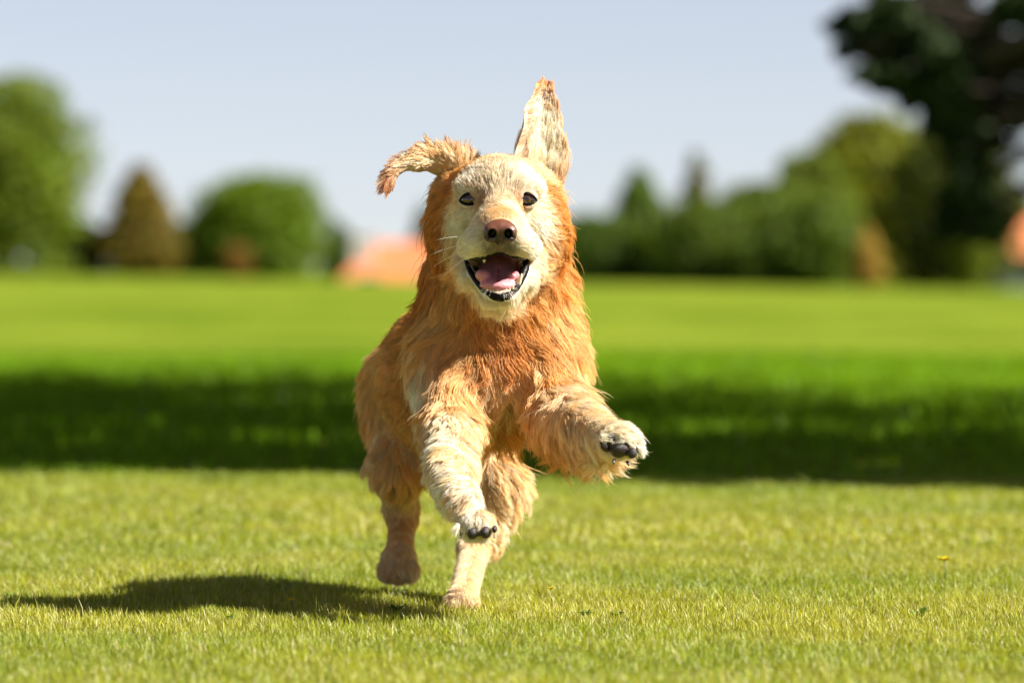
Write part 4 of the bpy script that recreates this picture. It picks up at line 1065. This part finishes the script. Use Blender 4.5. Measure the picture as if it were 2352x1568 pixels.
def blades(n, y0, y1, hw, h, wd, r, tall=0.0):
    """n blades between y0 and y1, inside a wedge of half width hw(y)"""
    y = np.sqrt(r.random(n) * (y1 ** 2 - y0 ** 2) + y0 ** 2); x = r.uniform(-1, 1, n) * hw(y)
    pt = patch(x, y); pf = patch(x, y, 5.0)
    z = ground_z(x, y) - 0.003
    hh = h * r.uniform(0.55, 1.25, n) * (1 + 0.30 * pf) * (0.35 + 0.65 * np.where(y > 13, sstep(13.0, 17.5, y), 1)); hh = np.maximum(hh, h * 0.3)
    if tall: k = r.random(n) < tall; hh[k] *= r.uniform(1.4, 2.2, k.sum())
    a = r.uniform(0, 2 * np.pi, n); ln = np.stack([np.cos(a), np.sin(a)], 1); lean = r.uniform(0.05, 0.75, n) * hh
    b_ = a + np.pi / 2 + r.normal(size=n) * 0.7; wv = np.stack([np.cos(b_), np.sin(b_), np.zeros(n)], 1) * (wd * r.uniform(0.6, 1.3, n))[:, None] / 2
    o = np.stack([x, y, z], 1)
    mid = o + np.column_stack([ln * (lean * 0.3)[:, None], hh * 0.58]); tip = o + np.column_stack([ln * lean[:, None], hh])
    V = np.stack([o - wv, o + wv, mid - wv * 0.8, mid + wv * 0.8, tip], 1).reshape(-1, 3)
    i = np.arange(n)[:, None] * 5
    q = i + np.array([[0, 1, 3, 2]]); t_ = i + np.array([[2, 3, 4]])
    green = np.array((0.19, 0.26, 0.018)); yell = np.array((0.37, 0.37, 0.045)); dry = np.array((0.52, 0.47, 0.20))
    f = np.clip(0.5 + 0.55 * pt + r.normal(size=n) * 0.22, 0, 1)[:, None]
    c = green * (1 - f) + yell * f
    f *= 1 - 0.6 * sstep(11.0, 13, y)[:, None]; c = green * (1 - f) + yell * f
    d = (r.random(n) < (0.10 + 0.05 * pf) * (1 - 0.8 * sstep(11.0, 13, y)))[:, None]; c = np.where(d, dry * r.uniform(0.6, 1.1, (n, 1)), c)
    c = c * r.uniform(0.7, 1.2, (n, 1)) * (1 + 0.12 * pf[:, None])
    C = np.repeat(np.clip(c, 0.005, 0.8), 5, 0)
    return V, q, t_, C

def lay(name, zones, material, seed, label, sat):
    r = np.random.default_rng(seed); Vs, Qs, Ts, Cs = [], [], [], []; k = 0
    for (n, y0, y1, hw, h, wd, tall) in zones:
        V, q, t_, C = blades(n, y0, y1, hw, h, wd, r, tall)
        Vs.append(V); Qs.append(q + k); Ts.append(t_ + k); Cs.append(C); k += len(V)
    go = mesh_np(name, np.concatenate(Vs), [np.concatenate(Qs), np.concatenate(Ts)], [material], False, None, np.concatenate(Cs) * np.array(sat))
    tag(go, label, 'grass', kind='stuff')
if GRASS:
    lay('grass', ((350000, 5.9, 9.6, lambda y: y * 0.13 + 0.3, 0.0160, 0.0016, 0.010),
                  (170000, 9.6, 13.4, lambda y: y * 0.13 + 0.5, 0.0155, 0.0034, 0.004)), m_grass, 8, 'short mown yellow green grass covering the lawn', (1, 1, 1))
    lay('meadow_grass', ((150000, 13.0, 31.0, lambda y: y * 0.15 + 1.4, 0.05, 0.010, 0.0),), m_meadow, 9, 'taller meadow grass behind the lawn', (0.62, 0.92, 0.7))

# a few weeds and buttercups standing in the lawn
m_weed = leaf_mat('weed_leaf', 0.25, 0.4, 0.05)
def weed(px, py, size, label, seed):
    Y = CAM_H * FPX / (py - 612.0); x = (px - 1176.0) / FPX * Y; z = float(ground_z(x, Y))
    r = np.random.default_rng(seed); mb = MB(); cols = []
    for i in range(9):
        a = i * 2.399 + r.uniform(-.3, .3); el = r.uniform(0.35, 1.1); L_ = 0.72 * size * r.uniform(0.7, 1.2)
        d = np.array([math.cos(a) * math.cos(el), math.sin(a) * math.cos(el), math.sin(el)]); sd = np.array([-math.sin(a), math.cos(a), 0])
        o = np.array([x, Y, z + 0.003]); pts = []
        for j in range(7):
            q = j / 6; wq = L_ * 0.24 * math.sin(math.pi * min(1, 0.06 + q * 0.94) ** 0.8)
            c = o + d * L_ * q + np.array([0, 0, -0.35 * L_ * q * q])
            pts += [c - sd * wq, c + np.array([0, 0, -0.12 * wq]), c + sd * wq]
        f = []
        for j in range(6):
            for e_ in (0, 1): f.append((j * 3 + e_, j * 3 + e_ + 1, j * 3 + e_ + 4, j * 3 + e_ + 3))
        mb.add(pts, f); cols += [np.array((0.075, 0.15, 0.016)) * r.uniform(0.7, 1.3)] * len(pts)
    o = mb.build('weed', [m_weed], None, True, np.array(cols)); tag(o, label, 'weed', 'weeds in the mown lawn')
weed(910, 1412, 0.034, 'dark weed sprig just left of the planted hind foot', 1)
weed(1342, 1420, 0.026, 'small weed in the grass below the raised forepaw, nearer the dog', 2)
weed(1418, 1424, 0.030, 'broad leafed weed in the grass straight below the raised forepaw', 3)
weed(2112, 1420, 0.032, 'dark green weed clump in the sharp grass at far right', 4)
weed(525, 1432, 0.022, 'small weed at the near edge of the dog shadow', 5)
weed(655, 1362, 0.030, 'weed standing at the far edge of the dog shadow', 6)
weed(25, 1378, 0.030, 'pair of weed leaves at the left edge of the picture', 7)
weed(1655, 1408, 0.020, 'tiny weed between the raised forepaw and the far right weed clump', 8)

m_petal = principled('petal', (0.80, 0.58, 0.01), 0.4, scale=200, amount=0.15)
m_stem = principled('stem', (0.07, 0.12, 0.02), 0.6, scale=200, amount=0.3)
def buttercup(px, py, hgt, size, label):
    Y = (CAM_H - hgt) * FPX / (py - 612.0); x = (px - 1176.0) / FPX * Y; z = float(ground_z(x, Y))
    o = empty('buttercup', (x, Y, z)); tag(o, label, 'flower')
    mb = MB(); mb.tube([(x, Y, z), (x + .002, Y, z + hgt * .5), (x, Y, z + hgt)], [.0012, .001, .001], 6); put(mb.build('stem', [m_stem]), o)
    mb = MB()
    for i in range(5):
        a = i * 2 * math.pi / 5; d = np.array([math.cos(a), math.sin(a), 0.55]); sd = np.array([-math.sin(a), math.cos(a), 0]); pts = []
        for j in range(5):
            q = j / 4; wq = size * 0.38 * math.sin(math.pi * (0.12 + 0.80 * q)); c = np.array([x, Y, z + hgt]) + d * size * 0.62 * q
            pts += [c - sd * wq, c - np.array([0, 0, .12 * wq]), c + sd * wq]
        mb.add(pts, [(j * 3 + e_, j * 3 + e_ + 1, j * 3 + e_ + 4, j * 3 + e_ + 3) for j in range(4) for e_ in (0, 1)])
    put(mb.build('petals', [m_petal]), o)
buttercup(2170, 1288, 0.035, 0.018, 'yellow buttercup standing in the lawn at right')
buttercup(1265, 1352, 0.026, 0.008, 'tiny yellow buttercup right of the hind legs')
buttercup(670, 1378, 0.022, 0.008, 'tiny yellow buttercup in the dog shadow')
